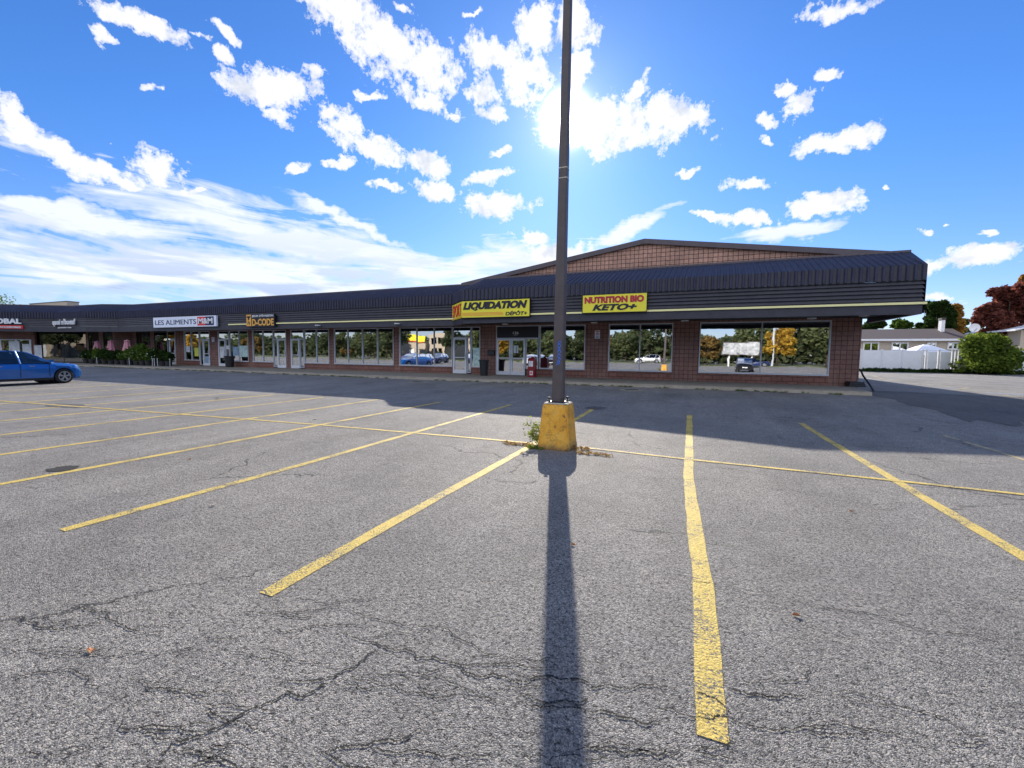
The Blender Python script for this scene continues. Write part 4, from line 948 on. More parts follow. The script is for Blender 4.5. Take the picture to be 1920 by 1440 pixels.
for i,(px,py,s,mt,lb) in enumerate([(172,1222,.030,'leafbrown','curled orange brown leaf on the asphalt near the lower left'),(1493,1156,.026,'leafbrown','small rusty leaf on the asphalt right of the near yellow line'),(398,949,.04,'leafpale','pale leaf between the two long stall lines at left'),(355,862,.035,'leafbrown','brown leaf just behind the second long stall line'),(590,787,.06,'leafpale','white scrap near the divider line at left'),(1597,960,.03,'leafbrown','tiny brown leaf right of the divider line crossing'),(1075,1023,.022,'leafbrown','dark leaf beside the pole shadow'),(590,737,.05,'leafpale','white speck on the shaded asphalt near the kerb')]):
    p=gnd(px,py); m=MB(); a=random.uniform(0,PI); n=10
    pts=[(p.x+s*math.cos(t+a)*(1 if k%2 else .6),p.y+s*.6*math.sin(t+a)*(1 if k%2 else .6),p.z+.006+.012*abs(math.sin(t))) for k,t in enumerate([2*PI*j/n for j in range(n)])]
    c=(p.x,p.y,p.z+.005)
    for k in range(n): m.face([c,pts[k],pts[(k+1)%n]])
    tag(m.build('fallen_leaf',M[mt]),lb,'leaf','fallen leaves on the asphalt')
# manholes
for px,py,r,lb in ((1184,731.5,.45,'pale concrete ringed manhole cover by the kerb right of the lamp pole'),(783,716.3,.45,'manhole cover in the shade near the kerb below the yellow sign reflection')):
    p=gnd(px,py); S=empty('manhole',(p.x,p.y,p.z),lb,'manhole'); m=MB(); m.lathe((p.x,p.y,p.z+.001),[(r,0),(r,.01),(r-.02,.014),(.001,.014)],26); m.build('collar',M['patch'],S)
    m=MB(); m.lathe((p.x,p.y,p.z+.016),[(r*.62,0),(r*.62,.004),(.001,.004)],26); m.build('cover',M['iron'],S)
# ------------------------------------------------------------------ cars
def loft_car(name,loc,heading,label,paintm,L=4.3,wid=.9,hgt=1.55,kind='suv',group='cars in the lot'):
    """built with nose towards +X local, rotated by heading"""
    S=empty(name,(0,0,0),label,'car',group)
    hl=L/2; wb=L*.325; rw=.335; arch=.40
    def zt(x):
        t=x/hl
        if t>.35: return .98-.10*((t-.35)/.65)**1.5-(.20*max(0,(t-.86)/.14)**2)
        if t<-.85: return 1.0-.12*((-t-.85)/.15)**2
        return .98+.03*(.35-t)*.5
    def hw(x):
        t=abs(x/hl); return wid*(1-.05*t**2-.16*max(0,(t-.82)/.18)**2)
    def zb(x):
        z=.24+.10*max(0,(abs(x/hl)-.85)/.15)
        for xw in (-wb,wb):
            d=abs(x-xw)
            if d<arch: z=max(z,rw-.01+math.sqrt(arch*arch-d*d))
        return z
    xs=sorted(set([round(v,3) for v in list(np.linspace(-hl,hl,30))+[s*wb+q*arch for s in(-1,1) for q in (-1.01,-.999,-.9,-.75,-.5,-.2,0,.2,.5,.75,.9,.999,1.01)]]))
    R=[]
    for x in xs:
        w=hw(x);t=zt(x);b=zb(x); half=[(0,t+.035),(w*.5,t+.03),(w*.86,t-.005),(w*.955,t-.07),(w*1.0,min(t-.2,max(b+.1,.72)) if b<.6 else (t-.12)),(w*.985,max(b+.03,.5) if b<.45 else b+.02),(w*.955,b)]
        ring=[(x,y,z) for y,z in half]+[(x,0,max(b,.24))]+[(x,-y,z) for y,z in half[:0:-1]]
        R.append(ring)
    m=MB(); m.rings(R); body=m.build('body',paintm,S,smooth=False)
    # greenhouse
    xw0,xw1=hl*.46,-hl*.93
    if kind=='sedan': xw1=-hl*.72
    st=[(xw0,.0),(xw0-.42,.55),(xw0-.80,.92),(xw0-1.3,1.0),(xw1+.7,.97),(xw1+.25,.80 if kind!='sedan' else .6),(xw1,.05)]
    zr0=.95; G=[]
    for x,f in st:
        z=zr0+(hgt-zr0-.045)*f; wb_=wid*.93; wt=wb_-(wid*.25)*f
        G.append([(x,wb_,zr0),(x,(wb_+wt)/2+.02,(z+zr0)/2),(x,wt,z),(x,0,z+.02),(x,-wt,z),(x,-(wb_+wt)/2-.02,(z+zr0)/2),(x,-wb_,zr0)])
    m=MB(); m.rings(G,closed=False,caps=False); gl_=m.build('greenhouse_glass',M['carglass'],S,smooth=False)
    m=MB(); Rr=[]
    for x,f in st[2:6]:
        z=zr0+(hgt-zr0-.045)*f; wt=wid*.93-(wid*.25)*f
        Rr.append([(x,wt+.012,z-.05),(x,wt-.02,z+.02),(x,0,z+.045),(x,-wt+.02,z+.02),(x,-wt-.012,z-.05),(x,0,z+.01)])
    m.rings(Rr); m.build('roof_panel',paintm,S)
    for sgn in (-1,1):
        def side(x,f,frac,o=.012):
            z=zr0+(hgt-zr0-.045)*f; wb_=wid*.93; wt=wb_-(wid*.25)*f; return (x,sgn*(wb_+(wt-wb_)*frac+(.02 if 0<frac<1 else 0)+o),zr0+(z-zr0)*frac)
        m=MB(); m.tube([side(xw0-.02,0,0),side(xw0-.42,.55,1),side(xw0-.80,.92,1)],.028,6); m.tube([side(xw1+.02,.05,0),side(xw1+.25,st[5][1],1)],.04,6)
        m.tube([side(-.1,1,0),side(-.12,1,.5),side(-.14,1,1)],.03,6); m.tube([side(-hl*.55,.97,0),side(-hl*.55,.97,.5),side(-hl*.55,.97,1)],.035,6); m.build('pillars',paintm,S)
        m=MB(); m.hexa([(.42*hl-.1,sgn*wid*.95,1.0),(.42*hl+.06,sgn*wid*.95,1.0),(.42*hl+.06,sgn*(wid*.95+.2),1.02),(.42*hl-.1,sgn*(wid*.95+.2),1.02)],[(.42*hl-.1,sgn*wid*.95,1.1),(.42*hl+.04,sgn*wid*.95,1.1),(.42*hl+.03,sgn*(wid*.95+.2),1.13),(.42*hl-.1,sgn*(wid*.95+.2),1.13)]); m.build('mirror',paintm,S)
        m=MB(); w_=hw(hl*.9); m.hexa([(hl*.80,sgn*w_*.98,.70),(hl*.97,sgn*w_*.80,.66),(hl*.93,sgn*w_*.45,.66),(hl*.80,sgn*w_*.6,.72)],[(hl*.80,sgn*w_*1.0,.86),(hl*.93,sgn*w_*.86,.83),(hl*.93,sgn*w_*.45,.82),(hl*.80,sgn*w_*.6,.90)]); m.build('headlight',M['headlamp'],S)
        m=MB(); m.box(-hl*.985,-hl*.90,sgn*w_*.55-(.0),sgn*w_*.98,.75,.92) if sgn>0 else m.box(-hl*.985,-hl*.90,-w_*.98,-w_*.55,.75,.92); m.build('tail_light',M['brightred'],S)
        for xh in (hl*.12,-hl*.36):
            m=MB(); yy=sgn*(wid+.0); m.box(xh-.09,xh+.09,min(yy,yy+sgn*.02),max(yy,yy+sgn*.02),.83,.855); m.build('door_handle',M['chrome'],S)
        m=MB(); yy=sgn*(wid*1.0-.005); 
        for xd in (hl*.40,-.12,-hl*.58): m.box(xd-.006,xd+.006,min(yy,yy+sgn*.008),max(yy,yy+sgn*.008),.34,.93)
        m.build('door_seam',M['black'],S)
        m=MB(); m.box(-wb+arch,wb-arch,min(sgn*wid*.94,sgn*wid*.975),max(sgn*wid*.94,sgn*wid*.975),.19,.30); m.build('sill_trim',M['black'],S)
        for xw in (-wb,wb):
            y0=sgn*(wid-.20); y1=sgn*(wid-.01); m=MB(); 
            def circ(r,y,n=24): return [(xw+r*math.cos(2*PI*k/n),y,rw+r*math.sin(2*PI*k/n)) for k in range(n)]
            m.rings([circ(rw*.9,y0),circ(rw,y0+sgn*.03),circ(rw,y1-sgn*.02),circ(rw*.94,y1),circ(rw*.70,y1),circ(rw*.68,y1-sgn*.04)]); ty=m.build('wheel',M['tyre'],S)
            m=MB(); m.rings([circ(rw*.70,y1-sgn*.02),circ(rw*.70,y1+sgn*.003),circ(rw*.62,y1+sgn*.003),circ(rw*.62,y1-sgn*.03)],caps=False)
            for k in range(5):
                t=2*PI*k/5+.3
                for dt in (-.16,.16):
                    c0=(xw+.03*math.cos(t),rw+.03*math.sin(t)); c1=(xw+rw*.66*math.cos(t+dt),rw+rw*.66*math.sin(t+dt)); nx2,nz2=-math.sin(t)*.016,math.cos(t)*.016
                    ya,yb=y1-sgn*.02,y1+sgn*.006
                    m.hexa([(c0[0]-nx2,ya,c0[1]-nz2),(c1[0]-nx2,ya,c1[1]-nz2),(c1[0]+nx2,ya,c1[1]+nz2),(c0[0]+nx2,ya,c0[1]+nz2)],[(c0[0]-nx2,yb,c0[1]-nz2),(c1[0]-nx2,yb,c1[1]-nz2),(c1[0]+nx2,yb,c1[1]+nz2),(c0[0]+nx2,yb,c0[1]+nz2)])
            m.rings([circ(.05,y1-sgn*.02,12),circ(.05,y1+sgn*.012,12)]); m.build('rim',M['rim'],ty)
            m=MB(); m.rings([circ(arch-.01,sgn*(wid-.45)),circ(arch-.01,sgn*(wid-.30))]); m.build('wheel_well',M['black'],S)
    m=MB(); m.hexa([(hl*.99,-wid*.5,.34),(hl*.99,wid*.5,.34),(hl*.9,wid*.5,.34),(hl*.9,-wid*.5,.34)],[(hl*.975,-wid*.55,.66),(hl*.975,wid*.55,.66),(hl*.9,wid*.55,.66),(hl*.9,-wid*.55,.66)]); m.build('grille',M['black'],S)
    m=MB(); m.box(hl*.97,hl*1.003,-.26,.26,.42,.53); m.build('front_plate',M['white'],S)
    m=MB(); m.hexa([(hl*.86,-wid*.80,.22),(hl*1.0,-wid*.62,.22),(hl*1.0,wid*.62,.22),(hl*.86,wid*.80,.22)],[(hl*.86,-wid*.84,.32),(hl*1.005,-wid*.66,.32),(hl*1.005,wid*.66,.32),(hl*.86,wid*.84,.32)]); m.build('lower_bumper',M['black'],S)
    m=MB(); m.box(-.9,.9,-wid*.8,wid*.8,.25,.6); m.box(-.3,.1,-.55,-.2,.6,1.15); m.box(-.3,.1,.2,.55,.6,1.15); m.build('seats',M['black'],S)
    S.location=loc; S.rotation_euler.z=heading; return S
sc_=.93
car=loft_car('parked_car',(0,0,0),0,'blue compact SUV cut off by the left edge of the photo',M['car_blue'])
car.scale=(sc_,)*3
# place so the front near wheel sits on its pixel
hd=math.radians(90+8); fw=gnd(120,718.5)
wbf=4.3*.325*sc_; wdt=.8*sc_
dirv=Vector((math.cos(hd),math.sin(hd))); rt=Vector((dirv.y,-dirv.x))   # camera side is right of heading
cen=Vector((fw.x,fw.y))-dirv*wbf-rt*wdt
car.location=(cen.x,cen.y,gz(cen.y)); car.rotation_euler.z=hd
def addcar(x,y,h,label,mat): 
    c=copy_tree(car,(x,y,gz(y)),h,label,(M['car_blue'],mat)); return c
# cars behind the camera, seen mirrored in the shop windows
addcar(5.4,-5.5,math.radians(95),'black SUV facing the shops, mirrored in the large right window',M['car_black'])
addcar(9.5,-31,math.radians(5),'navy car by the far verge, mirrored behind the black SUV',M['car_navy'])
addcar(-6.2,-30,math.radians(182),'white car at the verge mirrored in the NUTRITION window',M['car_white'])
addcar(-.4,-31,math.radians(175),'grey car at the verge mirrored at the right pane of the NUTRITION window',M['car_grey'])
addcar(-16.5,-9,math.radians(88),'black car mirrored in the windows left of the lamp pole',M['car_black'])
addcar(-19.5,-10,math.radians(92),'white car mirrored in the four pane window',M['car_white'])
addcar(-34,-9,math.radians(85),'dark navy car mirrored in the four pane window',M['car_navy'])
addcar(-37.5,-9,math.radians(95),'grey car mirrored in the left windows',M['car_grey'])
addcar(-31,1.5,math.radians(90),'red car mirrored in the doors below the fascia',M['car_red'])
# verge, trees, billboard and pale shop behind the camera
m=MB(); m.face([(-300,-60,.012),(90,-60,.012),(90,-34,.012),(-300,-34,.012)]); m.face([(-140,-33.8,.10),(90,-33.8,.10),(90,-34,.10),(-140,-34,.10)]); m.face([(-140,-33.8,.0),(90,-33.8,.0),(90,-33.8,.10),(-140,-33.8,.10)]); struct(m.build('verge',M['grass']))
protos=[]
specs=[('lf_side','green'),('lf_autumn','orange'),('lf_side2','dark green'),('lf_yellow','yellow')]
for i,(mt,nm) in enumerate(specs):
    protos.append(tree('roadside_tree',0,0,0,9.2 if i in(0,2) else 7.0,3.9 if i in (0,2) else 2.8,M[mt],'',n=3200,size=.42,seed=40+i,base=.22,nclump=20))
px_list=[(-61,-31,2),(-68,-32,0),(-64,-35,0),(-71,-37,2),(-79,-36,0),(22,-44,0),(17.5,-47,2),(14,-40,3),(11.5,-46,0),(3.5,-41,1),(.5,-46,0),(-3,-49,2),(-7.5,-46,2),(-12,-48,0),(-17,-42,1),(-22,-48,2),(-28,-46,0),(-34,-50,2),(-40,-44,3),(-46,-48,0),(-53,-46,2),(28,-48,2),(34,-46,0),(-77,-48,0),(-86,-46,1),(-96,-48,2),(-104,-45,0),(-113,-49,2),(-121,-44,1),(-130,-48,0),(-140,-46,2),(-150,-50,0),(-160,-46,3),(-171,-48,2),(-182,-46,0)]
used=set()
ordw=['1st','2nd','3rd','4th','5th','6th','7th','8th','9th']
cnt={}
for (x,y,k) in px_list:
    nm=specs[k][1]; cnt[k]=cnt.get(k,0)+1
    lb=f'{nm} roadside tree across the verge, seen only mirrored in the shop windows'
    s=random.uniform(.72,1.05)
    if k not in used: o=protos[k]; used.add(k); o.location=(x,y,0); o['label']=lb; o['group']='roadside trees behind the viewer'; o.scale=(s,s,s)
    else: o=copy_tree(protos[k],(x,y,0),random.uniform(0,6),lb); o['group']='roadside trees behind the viewer'; o.scale=(s,s,s*random.uniform(.9,1.15))
# far hedge
leafm=leafmesh('far_wood',[(x,-68,3) for x in range(-290,100,5)],[(5,3,random.uniform(2.6,4.6)) for _ in range(-290,100,5)],52000,1.0,M['lf_side2'],seed=77); tag(leafm,'dark belt of woodland closing the view behind the camera','wood',kind='stuff')
# billboard
S=empty('sign_board',(7.6,-31.5,0),'white framed roadside board on two posts mirrored in the right window','sign board')
m=MB(); m.box(5.2,10.2,-31.7,-31.5,1.9,3.8); m.build('board',M['board'],S)
m=MB()
for a in ((5.1,10.3,3.8,3.9),(5.1,10.3,1.8,1.9),(5.1,5.2,1.9,3.8),(10.2,10.3,1.9,3.8)): m.box(a[0],a[1],-31.75,-31.45,a[2],a[3])
m.build('board_frame',M['trim'],S)
for x in (6.0,9.3): m=MB(); m.box(x,x+.22,-31.9,-31.76,0,2.4); m.build('post',M['white'],S)
# pale shop with yellow band
S=empty('roadside_shop',(-64,-52,0),'pale shop with a yellow top band mirrored in the window left of the door','building')
m=MB(); m.box(-69,-62.01,-60,-45,0,4.6); m.box(-62,-56,-60,-46,0,6.4); m.build('wall',M['stucco'],S)
m=MB(); m.box(-69.2,-62.1,-45,-44.7,4.4,5.9); m.build('yellow_band',M['signyellow'],S)
m=MB(); m.box(-69.2,-62.1,-44.95,-44.65,4.2,4.39); m.build('red_trim',M['brightred'],S)
for x in (-61,-59.4,-57.8):
    for z in (1.2,3.8): m=MB(); m.box(x,x+1.1,-46,-45.9,z,z+1.5); m.build('window',M['carglass'],S)
m=MB(); m.box(-66,-64.8,-45,-44.9,0,2.3); m.build('door',M['white'],S)
# reflected lamp poles
for i,(x,y) in enumerate(((-16,-33),(13,-38))):
    S=empty('street_lamp',(x,y,0),('pale street lamp pole behind the viewer, mirrored left of the lamp pole','street lamp pole behind the viewer, mirrored in the right window')[i],'street lamp','street lamps behind the viewer')
    m=MB(); m.tube([(x,y,0),(x,y,9)],[.12,.08],8); m.build('pole',M['alu'],S); m=MB(); m.tube([(x,y,8.8),(x+.5,y,9.2),(x+1.6,y,9.3)],.04,6); m.build('arm',M['alu'],S); m=MB(); m.box(x+1.5,x+2.1,y-.12,y+.12,9.22,9.36); m.build('lamp_head',M['alu'],S)
# ------------------------------------------------------------------ restaurant patio
PY=20.2
def pX(px,Y=PY): return at_x(px,Y)
def patio_umbrella(px,top,bot,label,Y=PY,first=None):
    x=pX(px,Y); zt=W(px,top,Y).z; zb=W(px,bot,Y).z; S=empty('patio_umbrella',(x,Y,SWZ),label,'parasol','closed pink parasols on the patio')
    m=MB(); n=16; R=[]
    L=zt-zb
    for f,r in ((0,.05),(.05,.15),(.12,.20),(.18,.16),(.24,.17),(.6,.24),(.92,.31),(1,.30)):
        R.append([(x+r*(1+.16*(k%2))*math.cos(2*PI*k/n),Y+r*(1+.16*(k%2))*math.sin(2*PI*k/n),zt-f*L) for k in range(n)])
    m.rings(R); m.build('canopy',M['pink'],S)
    m=MB(); m.tube([(x,Y,SWZ),(x,Y,zt+.05)],.022,6); m.build('pole',M['white'],S)
    m=MB(); m.lathe((x,Y,SWZ),[(.25,0),(.25,.05),(.06,.09)],12); m.build('foot',M['pot'],S)
patio_umbrella(183,639.5,660,'leftmost closed pink parasol, slimmest of the three'); patio_umbrella(208.5,638,660.5,'middle closed pink parasol, in front of the brick pillar'); patio_umbrella(239,637.5,660,'rightmost closed pink parasol beside the lit restaurant lamps')
pl=[(160,19.9,.5,.7,'lf_dark'),(171,19.6,.45,.8,'lf_dark'),(183,19.5,.5,.9,'lf_green'),(195,19.6,.5,.85,'lf_dark'),(207,19.5,.5,.7,'lf_dark'),(219,19.6,.5,.75,'lf_dark'),(230,19.5,.45,.7,'lf_green'),(243,19.5,.5,.95,'lf_green'),(255,19.6,.55,1.15,'lf_green'),(266,19.5,.55,1.2,'lf_green'),(277,19.6,.5,.9,'lf_green'),(290,19.6,.55,.9,'lf_dark'),(303,19.7,.5,.75,'lf_dark'),(315,19.7,.4,.6,'lf_dark')]
W1=['first','second','third','fourth','fifth','sixth','seventh','eighth','ninth','tenth','eleventh','twelfth','thirteenth','fourteenth']
for i,(px,Y,r,hh,mt) in enumerate(pl):
    x=pX(px,Y); S=empty('potted_plant',(x,Y,SWZ),f'{"bright" if mt=="lf_green" else "dark"} green potted shrub on the restaurant patio, {W1[i]} from the left in the row','plant','potted shrubs along the patio')
    m=MB(); m.lathe((x,Y,SWZ),[(.17,0),(.24,.38),(.26,.40),(.22,.39)],12); m.build('pot',M['pot'],S)
    leafmesh('foliage',[(x,Y,SWZ+.35+hh*.5),(x+.15,Y-.05,SWZ+.35+hh*.8),(x-.2,Y,SWZ+.5+hh*.3)],[(r,r*.8,hh*.55),(r*.5,r*.5,hh*.4),(r*.5,r*.5,hh*.35)],420,.13,M[mt],S,seed=100+i)
    if i in (0,2,6,7,8,9,11): leafmesh('flowers',[(x,Y-.1,SWZ+.4+hh*.5)],[(r*1.0,r*.9,hh*.5)],14,.09,M['lf_white'],S,seed=200+i,elong=1)
# patio rail posts
for i,px in enumerate((180,241,284,288,294,317)):
    x=pX(px,19.2); m=MB(); m.tube([(x,19.2,SWZ),(x+random.uniform(-.05,.05),19.2,SWZ+.55)],.016,6); m.box(x-.03,x+.03,19.17,19.23,SWZ+.55,SWZ+.58); tag(m.build('patio_post',M['white'],None),('slim white patio post under the leftmost parasol','slim white patio post under the rightmost parasol','white patio post, left of the close pair by the bright shrubs','white patio post, middle one of the three by the shrubs','white patio post, right one of the three by the shrubs','white patio post nearest the restaurant door')[i],'post','white posts along the patio edge')
# pendant lamps in the restaurant
for i,(px,py,Y) in enumerate(((227,640,23.2),(234,644.5,23.4),(246,640,23.3),(244.5,634,23.6),(309.7,637,24),(313.5,635.5,24.2),(317,636.5,24),(323.5,638,24.1))):
    p=W(px,py,Y); S=empty('pendant_lamp',tuple(p),f'lit pendant lamp in the restaurant window, {W1[i]} from the left of the glowing dots','lamp','lit pendant lamps in the restaurant')
    m=MB(); m.lathe((p.x,p.y,p.z-.1),[(.02,0),(.10,.05),(.11,.10),(.07,.17),(.02,.2)],10); m.build('bulb',M['lamp'],S); m=MB(); m.tube([(p.x,p.y,p.z+.1),(p.x,p.y,3.13)],.008,4); m.build('cord',M['black'],S)
# ------------------------------------------------------------------ world
SUN_EL=math.radians(26.7); SUN_AZ=math.radians(-16.75)   # from +Y, negative towards -X
sund=Vector((math.sin(SUN_AZ)*math.cos(SUN_EL),math.cos(SUN_AZ)*math.cos(SUN_EL),math.sin(SUN_EL)))
sl=D.lights.new('sun','SUN'); sl.energy=5.0; sl.angle=math.radians(.5); sl.color=(1,.92,.80); so=D.objects.new('sun',sl); COL.objects.link(so)
so.rotation_euler=sund.to_track_quat('Z','Y').to_euler(); so.location=(0,0,30)
w=D.worlds.new('World'); SC.world=w; w.use_nodes=True; t=w.node_tree; t.nodes.clear()
class WN(NT):
    def __init__(s,t): s.t=t; s.n=t.nodes
q=WN(t)
sky=q.add('ShaderNodeTexSky',sky_type='NISHITA'); sky.sun_disc=False; sky.sun_elevation=SUN_EL; sky.sun_rotation=SUN_AZ; sky.air_density=1.0; sky.dust_density=.15; sky.ozone_density=2.0; sky.altitude=50
geo=q.add('ShaderNodeNewGeometry'); neg=q.add('ShaderNodeVectorMath',operation='SCALE'); q.l(geo.outputs['Incoming'],neg.inputs[0]); neg.inputs['Scale'].default_value=-1
tc=q.add('ShaderNodeTexCoord'); dirn=tc.outputs['Generated']
sx=q.add('ShaderNodeSeparateXYZ'); q.l(dirn,sx.inputs[0])
az=q.math('ARCTAN2',sx.outputs[0],sx.outputs[1]); el=q.math('ARCSINE',sx.outputs[2])
uv=q.add('ShaderNodeCombineXYZ'); q.l(az,uv.inputs[0]); q.l(el,uv.inputs[1])
# domain warp
wn=q.noise(uv.outputs[0],9,3,.65); wv=q.add('ShaderNodeVectorMath',operation='MULTIPLY_ADD'); q.l(wn.outputs['Color'],wv.inputs[0]); wv.inputs[1].default_value=(.075,.06,0)
sh=q.add('ShaderNodeVectorMath',operation='SUBTRACT'); q.l(uv.outputs[0],sh.inputs[0]); sh.inputs[1].default_value=(.0375,.03,0); q.l(sh.outputs[0],wv.inputs[2]); w2=q.noise(uv.outputs[0],42,3,.6); wv2=q.add('ShaderNodeVectorMath',operation='MULTIPLY_ADD'); q.l(w2.outputs['Color'],wv2.inputs[0]); wv2.inputs[1].default_value=(.03,.022,0)
sh2=q.add('ShaderNodeVectorMath',operation='SUBTRACT'); q.l(wv.outputs[0],sh2.inputs[0]); sh2.inputs[1].default_value=(.015,.011,0); q.l(sh2.outputs[0],wv2.inputs[2]); UVW=wv2.outputs[0]
def azel(px,py):
    d=nrm(ray(px,py)); return math.atan2(d[0],d[1]),math.asin(d[2])
def blob_field(blobs):
    global UVW
    acc=None
    for i,(px,py,a,b,rot) in enumerate(blobs):
        if i and i%10==0:      # evaluate in batches so the node stack stays small
            ch=q.add('ShaderNodeVectorMath',operation='MULTIPLY_ADD'); q.l(acc,ch.inputs[0]); ch.inputs[1].default_value=(1e-7,1e-7,0); q.l(UVW,ch.inputs[2]); UVW=ch.outputs[0]
        rot=math.radians(rot); c=Vector(azel(px,py)); A=Vector(azel(px+a*math.cos(rot),py+a*math.sin(rot)))-c; Bv=Vector(azel(px-b*math.sin(rot),py+b*math.cos(rot)))-c
        ang=math.atan2(A.y,A.x)
        # true size of minor axis perpendicular to major
        nperp=Vector((-math.sin(ang),math.cos(ang))); bl=abs(Bv.dot(nperp)) or Bv.length
        mp=q.add('ShaderNodeMapping',vector_type='TEXTURE'); mp.inputs['Location'].default_value=(c.x,c.y,0); mp.inputs['Rotation'].default_value=(0,0,ang); mp.inputs['Scale'].default_value=(A.length,bl,1)
        q.l(UVW,mp.inputs['Vector']); ln=q.add('ShaderNodeVectorMath',operation='LENGTH'); q.l(mp.outputs[0],ln.inputs[0])
        acc=ln.outputs['Value'] if acc is None else q.math('MINIMUM',acc,ln.outputs['Value'])
    return q.math('SUBTRACT',1.,acc)
cum=[(250,40,120,24,25),(190,65,45,14,38),(370,65,20,9,0),(430,60,45,13,42),(420,100,40,14,30),(520,165,82,42,-6),(585,130,20,14,0),(520,212,26,16,0),(285,165,18,8,0),
(30,225,60,30,35),(90,280,110,34,25),(170,310,90,16,15),(288,308,60,28,12),(222,335,34,9,25),(360,360,30,6,8),
(650,25,95,48,22),(715,85,95,52,35),(800,130,72,55,30),(790,185,50,18,20),(760,18,30,14,20),(890,25,22,8,0),
(930,105,75,45,20),(1000,60,50,45,40),(985,150,50,50,0),(900,175,36,24,0),(920,210,26,18,0),(1010,25,35,28,0),(1080,50,40,55,0),(1080,130,30,40,0),
(1130,230,130,58,0),(1250,225,85,48,12),(1060,230,70,50,0),(1190,165,42,14,-35),
(620,205,32,26,20),(650,240,60,34,35),(700,275,80,26,25),(800,305,62,24,8),(562,312,24,9,0),(640,305,34,13,-12),
(722,347,30,10,0),(820,355,68,20,8),(925,382,70,26,4),(915,325,48,14,-10),
(1400,340,55,11,-6),(1290,320,25,7,0),(1405,407,65,17,-3),(1530,382,82,22,-5),(1325,403,42,9,5),
(1590,255,80,26,-20),(1545,275,50,20,0),(1500,195,38,28,-15),(1440,225,28,14,-20),(1475,160,22,10,0),(1553,140,32,10,-30),(1438,258,16,10,0),
(1570,10,90,22,-14),(1668,355,16,6,0),(1735,442,14,5,0),(1855,434,18,6,0),(1780,425,10,4,0),
(1850,478,110,24,-10),(1740,505,70,20,0),(1000,440,40,16,0),(1040,468,70,22,0),(700,183,28,10,0),(850,215,20,10,0),(940,280,20,8,0),(1745,562,50,12,5)]
F1=blob_field(cum)
# break-up noise
n1=q.noise(uv.outputs[0],20,5,.62); n2=q.noise(uv.outputs[0],75,3,.7)
det=q.math('ADD',q.math('MULTIPLY',q.math('SUBTRACT',n1.outputs[0],.5),2.5),q.math('MULTIPLY',q.math('SUBTRACT',n2.outputs[0],.5),1.3))
al=q.math('ADD',F1,det); a1=q.ramp(al,[(-.22,g(0)),(.08,g(.14)),(.42,g(.62)),(.85,g(1))])
# cirrus / horizon bank: streaky noise
mp=q.add('ShaderNodeMapping'); mp.inputs['Rotation'].default_value=(0,0,math.radians(14)); mp.inputs['Scale'].default_value=(2.2,15,1); q.l(uv.outputs[0],mp.inputs[0])
st=q.noise(mp.outputs[0],1.7,5,.62,.9); 
cir=[(150,420,330,36,6),(500,440,420,55,14),(250,500,500,70,4),(750,495,420,60,12),(700,440,200,14,24),(620,400,110,10,28),(1000,490,220,45,0),(80,385,140,20,8),(600,535,600,45,3),(1180,430,120,18,-30),(1480,430,120,18,-8)]
F2=blob_field(cir)
c2=q.math('ADD',q.math('MULTIPLY_ADD',F2,1.1,-.18),q.math('MULTIPLY',q.math('SUBTRACT',st.outputs[0],.5),2.6)); a2=q.ramp(c2,[(-.0,g(0)),(.15,g(.35)),(.55,g(.95))])
# grey undersides for bank
mp2=q.add('ShaderNodeMapping'); mp2.inputs['Rotation'].default_value=(0,0,math.radians(6)); mp2.inputs['Scale'].default_value=(3,19,1); mp2.inputs['Location'].default_value=(3,1,0); q.l(uv.outputs[0],mp2.inputs[0])
st2=q.noise(mp2.outputs[0],1.5,6,.55,.4); grey=q.math('MULTIPLY',q.ramp(st2.outputs[0],[(.44,g(0)),(.54,g(1))]),q.math('MULTIPLY',a2,q.ramp(el,[(.06,g(1)),(.26,g(0))])))
ug=q.ramp(q.noise(uv.outputs[0],14,4,.6).outputs[0],[(.54,g(0)),(.68,g(.8))])
skc=q.add('ShaderNodeHueSaturation'); q.l(sky.outputs[0],skc.inputs['Color']); skc.inputs['Saturation'].default_value=1.15
SKYK=.088
tv=q.mix(q.ramp(el,[(.0,g(0)),(.38,g(1))]),(.80*SKYK,.80*SKYK,1.12*SKYK,1),(.58*SKYK,.90*SKYK,1.36*SKYK,1))
tint=q.mix(1,skc.outputs[0],tv,'MULTIPLY')
# lift of clear sky
CW=.74
cloudc=q.mix(ug,(CW,CW*1.0,CW*1.02,1),(.46,.50,.58,1)); c=q.mix(a1,tint,cloudc)
cirr=q.mix(grey,(CW*.95,CW*.98,CW*1.0,1),(.25,.34,.56,1))
c=q.mix(q.math('MULTIPLY',a2,.92),c,cirr)
c=q.mix(a1,c,cloudc)
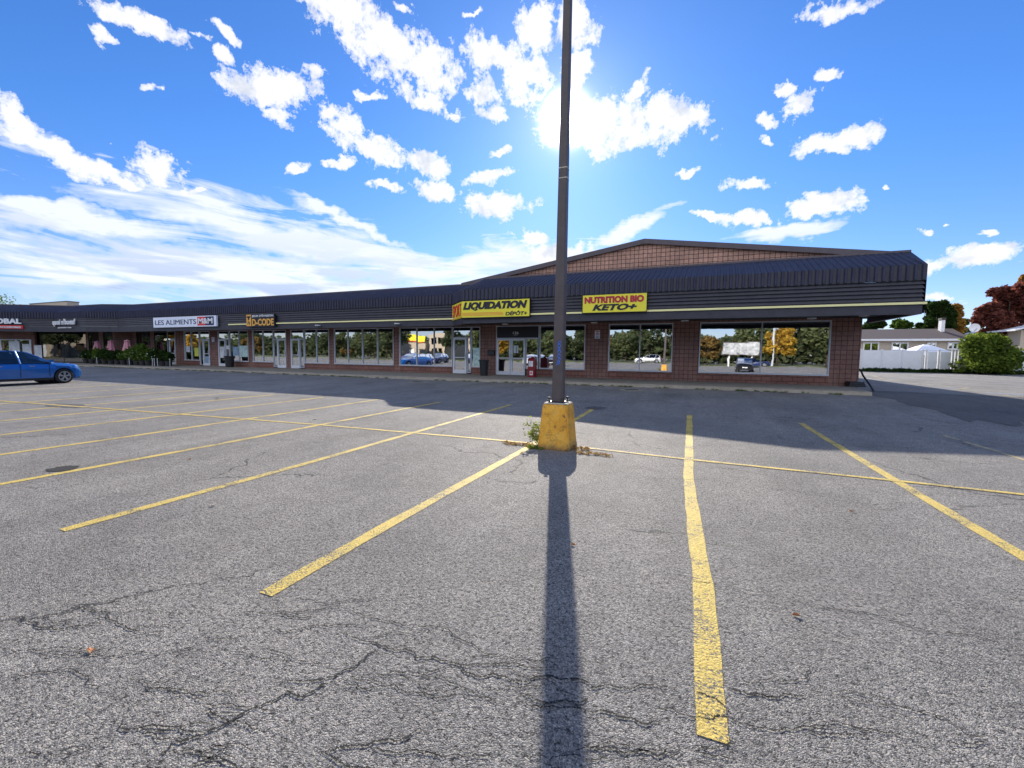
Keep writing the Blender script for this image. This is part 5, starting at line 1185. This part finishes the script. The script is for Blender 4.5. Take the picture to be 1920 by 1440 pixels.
# unseen bright cloud deck, added opposite the sun to fill the shaded facade
bn=q.noise(uv.outputs[0],3.2,4,.6); bk=q.math('MULTIPLY',q.ramp(bn.outputs[0],[(.40,g(0)),(.52,g(1))]),q.ramp(sx.outputs[1],[(.0,g(1)),(.08,g(1)),(.25,g(0))]))
hi_=q.ramp(q.math('MULTIPLY_ADD',sx.outputs[1],-.5,.5),[(.50,g(0)),(.85,g(1))]); bk=q.math('MULTIPLY',q.ramp(bn.outputs[0],[(.36,g(0)),(.50,g(1))]),hi_)
bk=q.math('MULTIPLY',bk,q.ramp(sx.outputs[2],[(.12,g(.12)),(.34,g(1))]))
c=q.mix(bk,c,(.98,1.02,1.14,1))
# aureole of bright air round the sun
dt=q.add('ShaderNodeVectorMath',operation='DOT_PRODUCT'); q.l(dirn,dt.inputs[0]); sv=nrm(ray(1062,222)); dt.inputs[1].default_value=tuple(sv)
dd=q.math('MAXIMUM',dt.outputs['Value'],0.)
au=q.math('ADD',q.math('MULTIPLY',q.math('POWER',dd,2400.),9.),q.math('MULTIPLY',q.math('POWER',dd,220.),.16))
aun=q.add('ShaderNodeCombineColor'); 
for i,k in enumerate((1,.86,.95)): q.l(q.math('MULTIPLY',au,k),aun.inputs[i])
c=q.mix(1,c,aun.outputs[0],'ADD')
bg=q.add('ShaderNodeBackground'); q.l(c,bg.inputs[0]); bg.inputs[1].default_value=1.0
wo=q.add('ShaderNodeOutputWorld'); q.l(bg.outputs[0],wo.inputs[0])
w.cycles.sampling_method='MANUAL'; w.cycles.sample_map_resolution=1024
# ------------------------------------------------------------------ camera
cam=D.cameras.new('camera'); cam.sensor_width=36; cam.sensor_fit='HORIZONTAL'; cam.lens=F/1920*36; cam.clip_end=2000; cam.clip_start=.05
co_=D.objects.new('camera',cam); COL.objects.link(co_)
# camera axes in world: right = R3@ex ; up = -R3@ey ; back = -R3@ez
r_=R3@np.array([1,0,0]);u_=-(R3@np.array([0,1,0]));b_=-(R3@np.array([0,0,1]))
mt=Matrix(((r_[0],u_[0],b_[0],0),(r_[1],u_[1],b_[1],0),(r_[2],u_[2],b_[2],H),(0,0,0,1))); co_.matrix_world=mt
SC.camera=co_
SC.view_settings.view_transform='Standard'; SC.view_settings.look='None'; SC.view_settings.gamma=1; SC.view_settings.exposure=0.58
SC.render.engine='CYCLES'; SC.cycles.max_bounces=8; SC.cycles.transparent_max_bounces=12
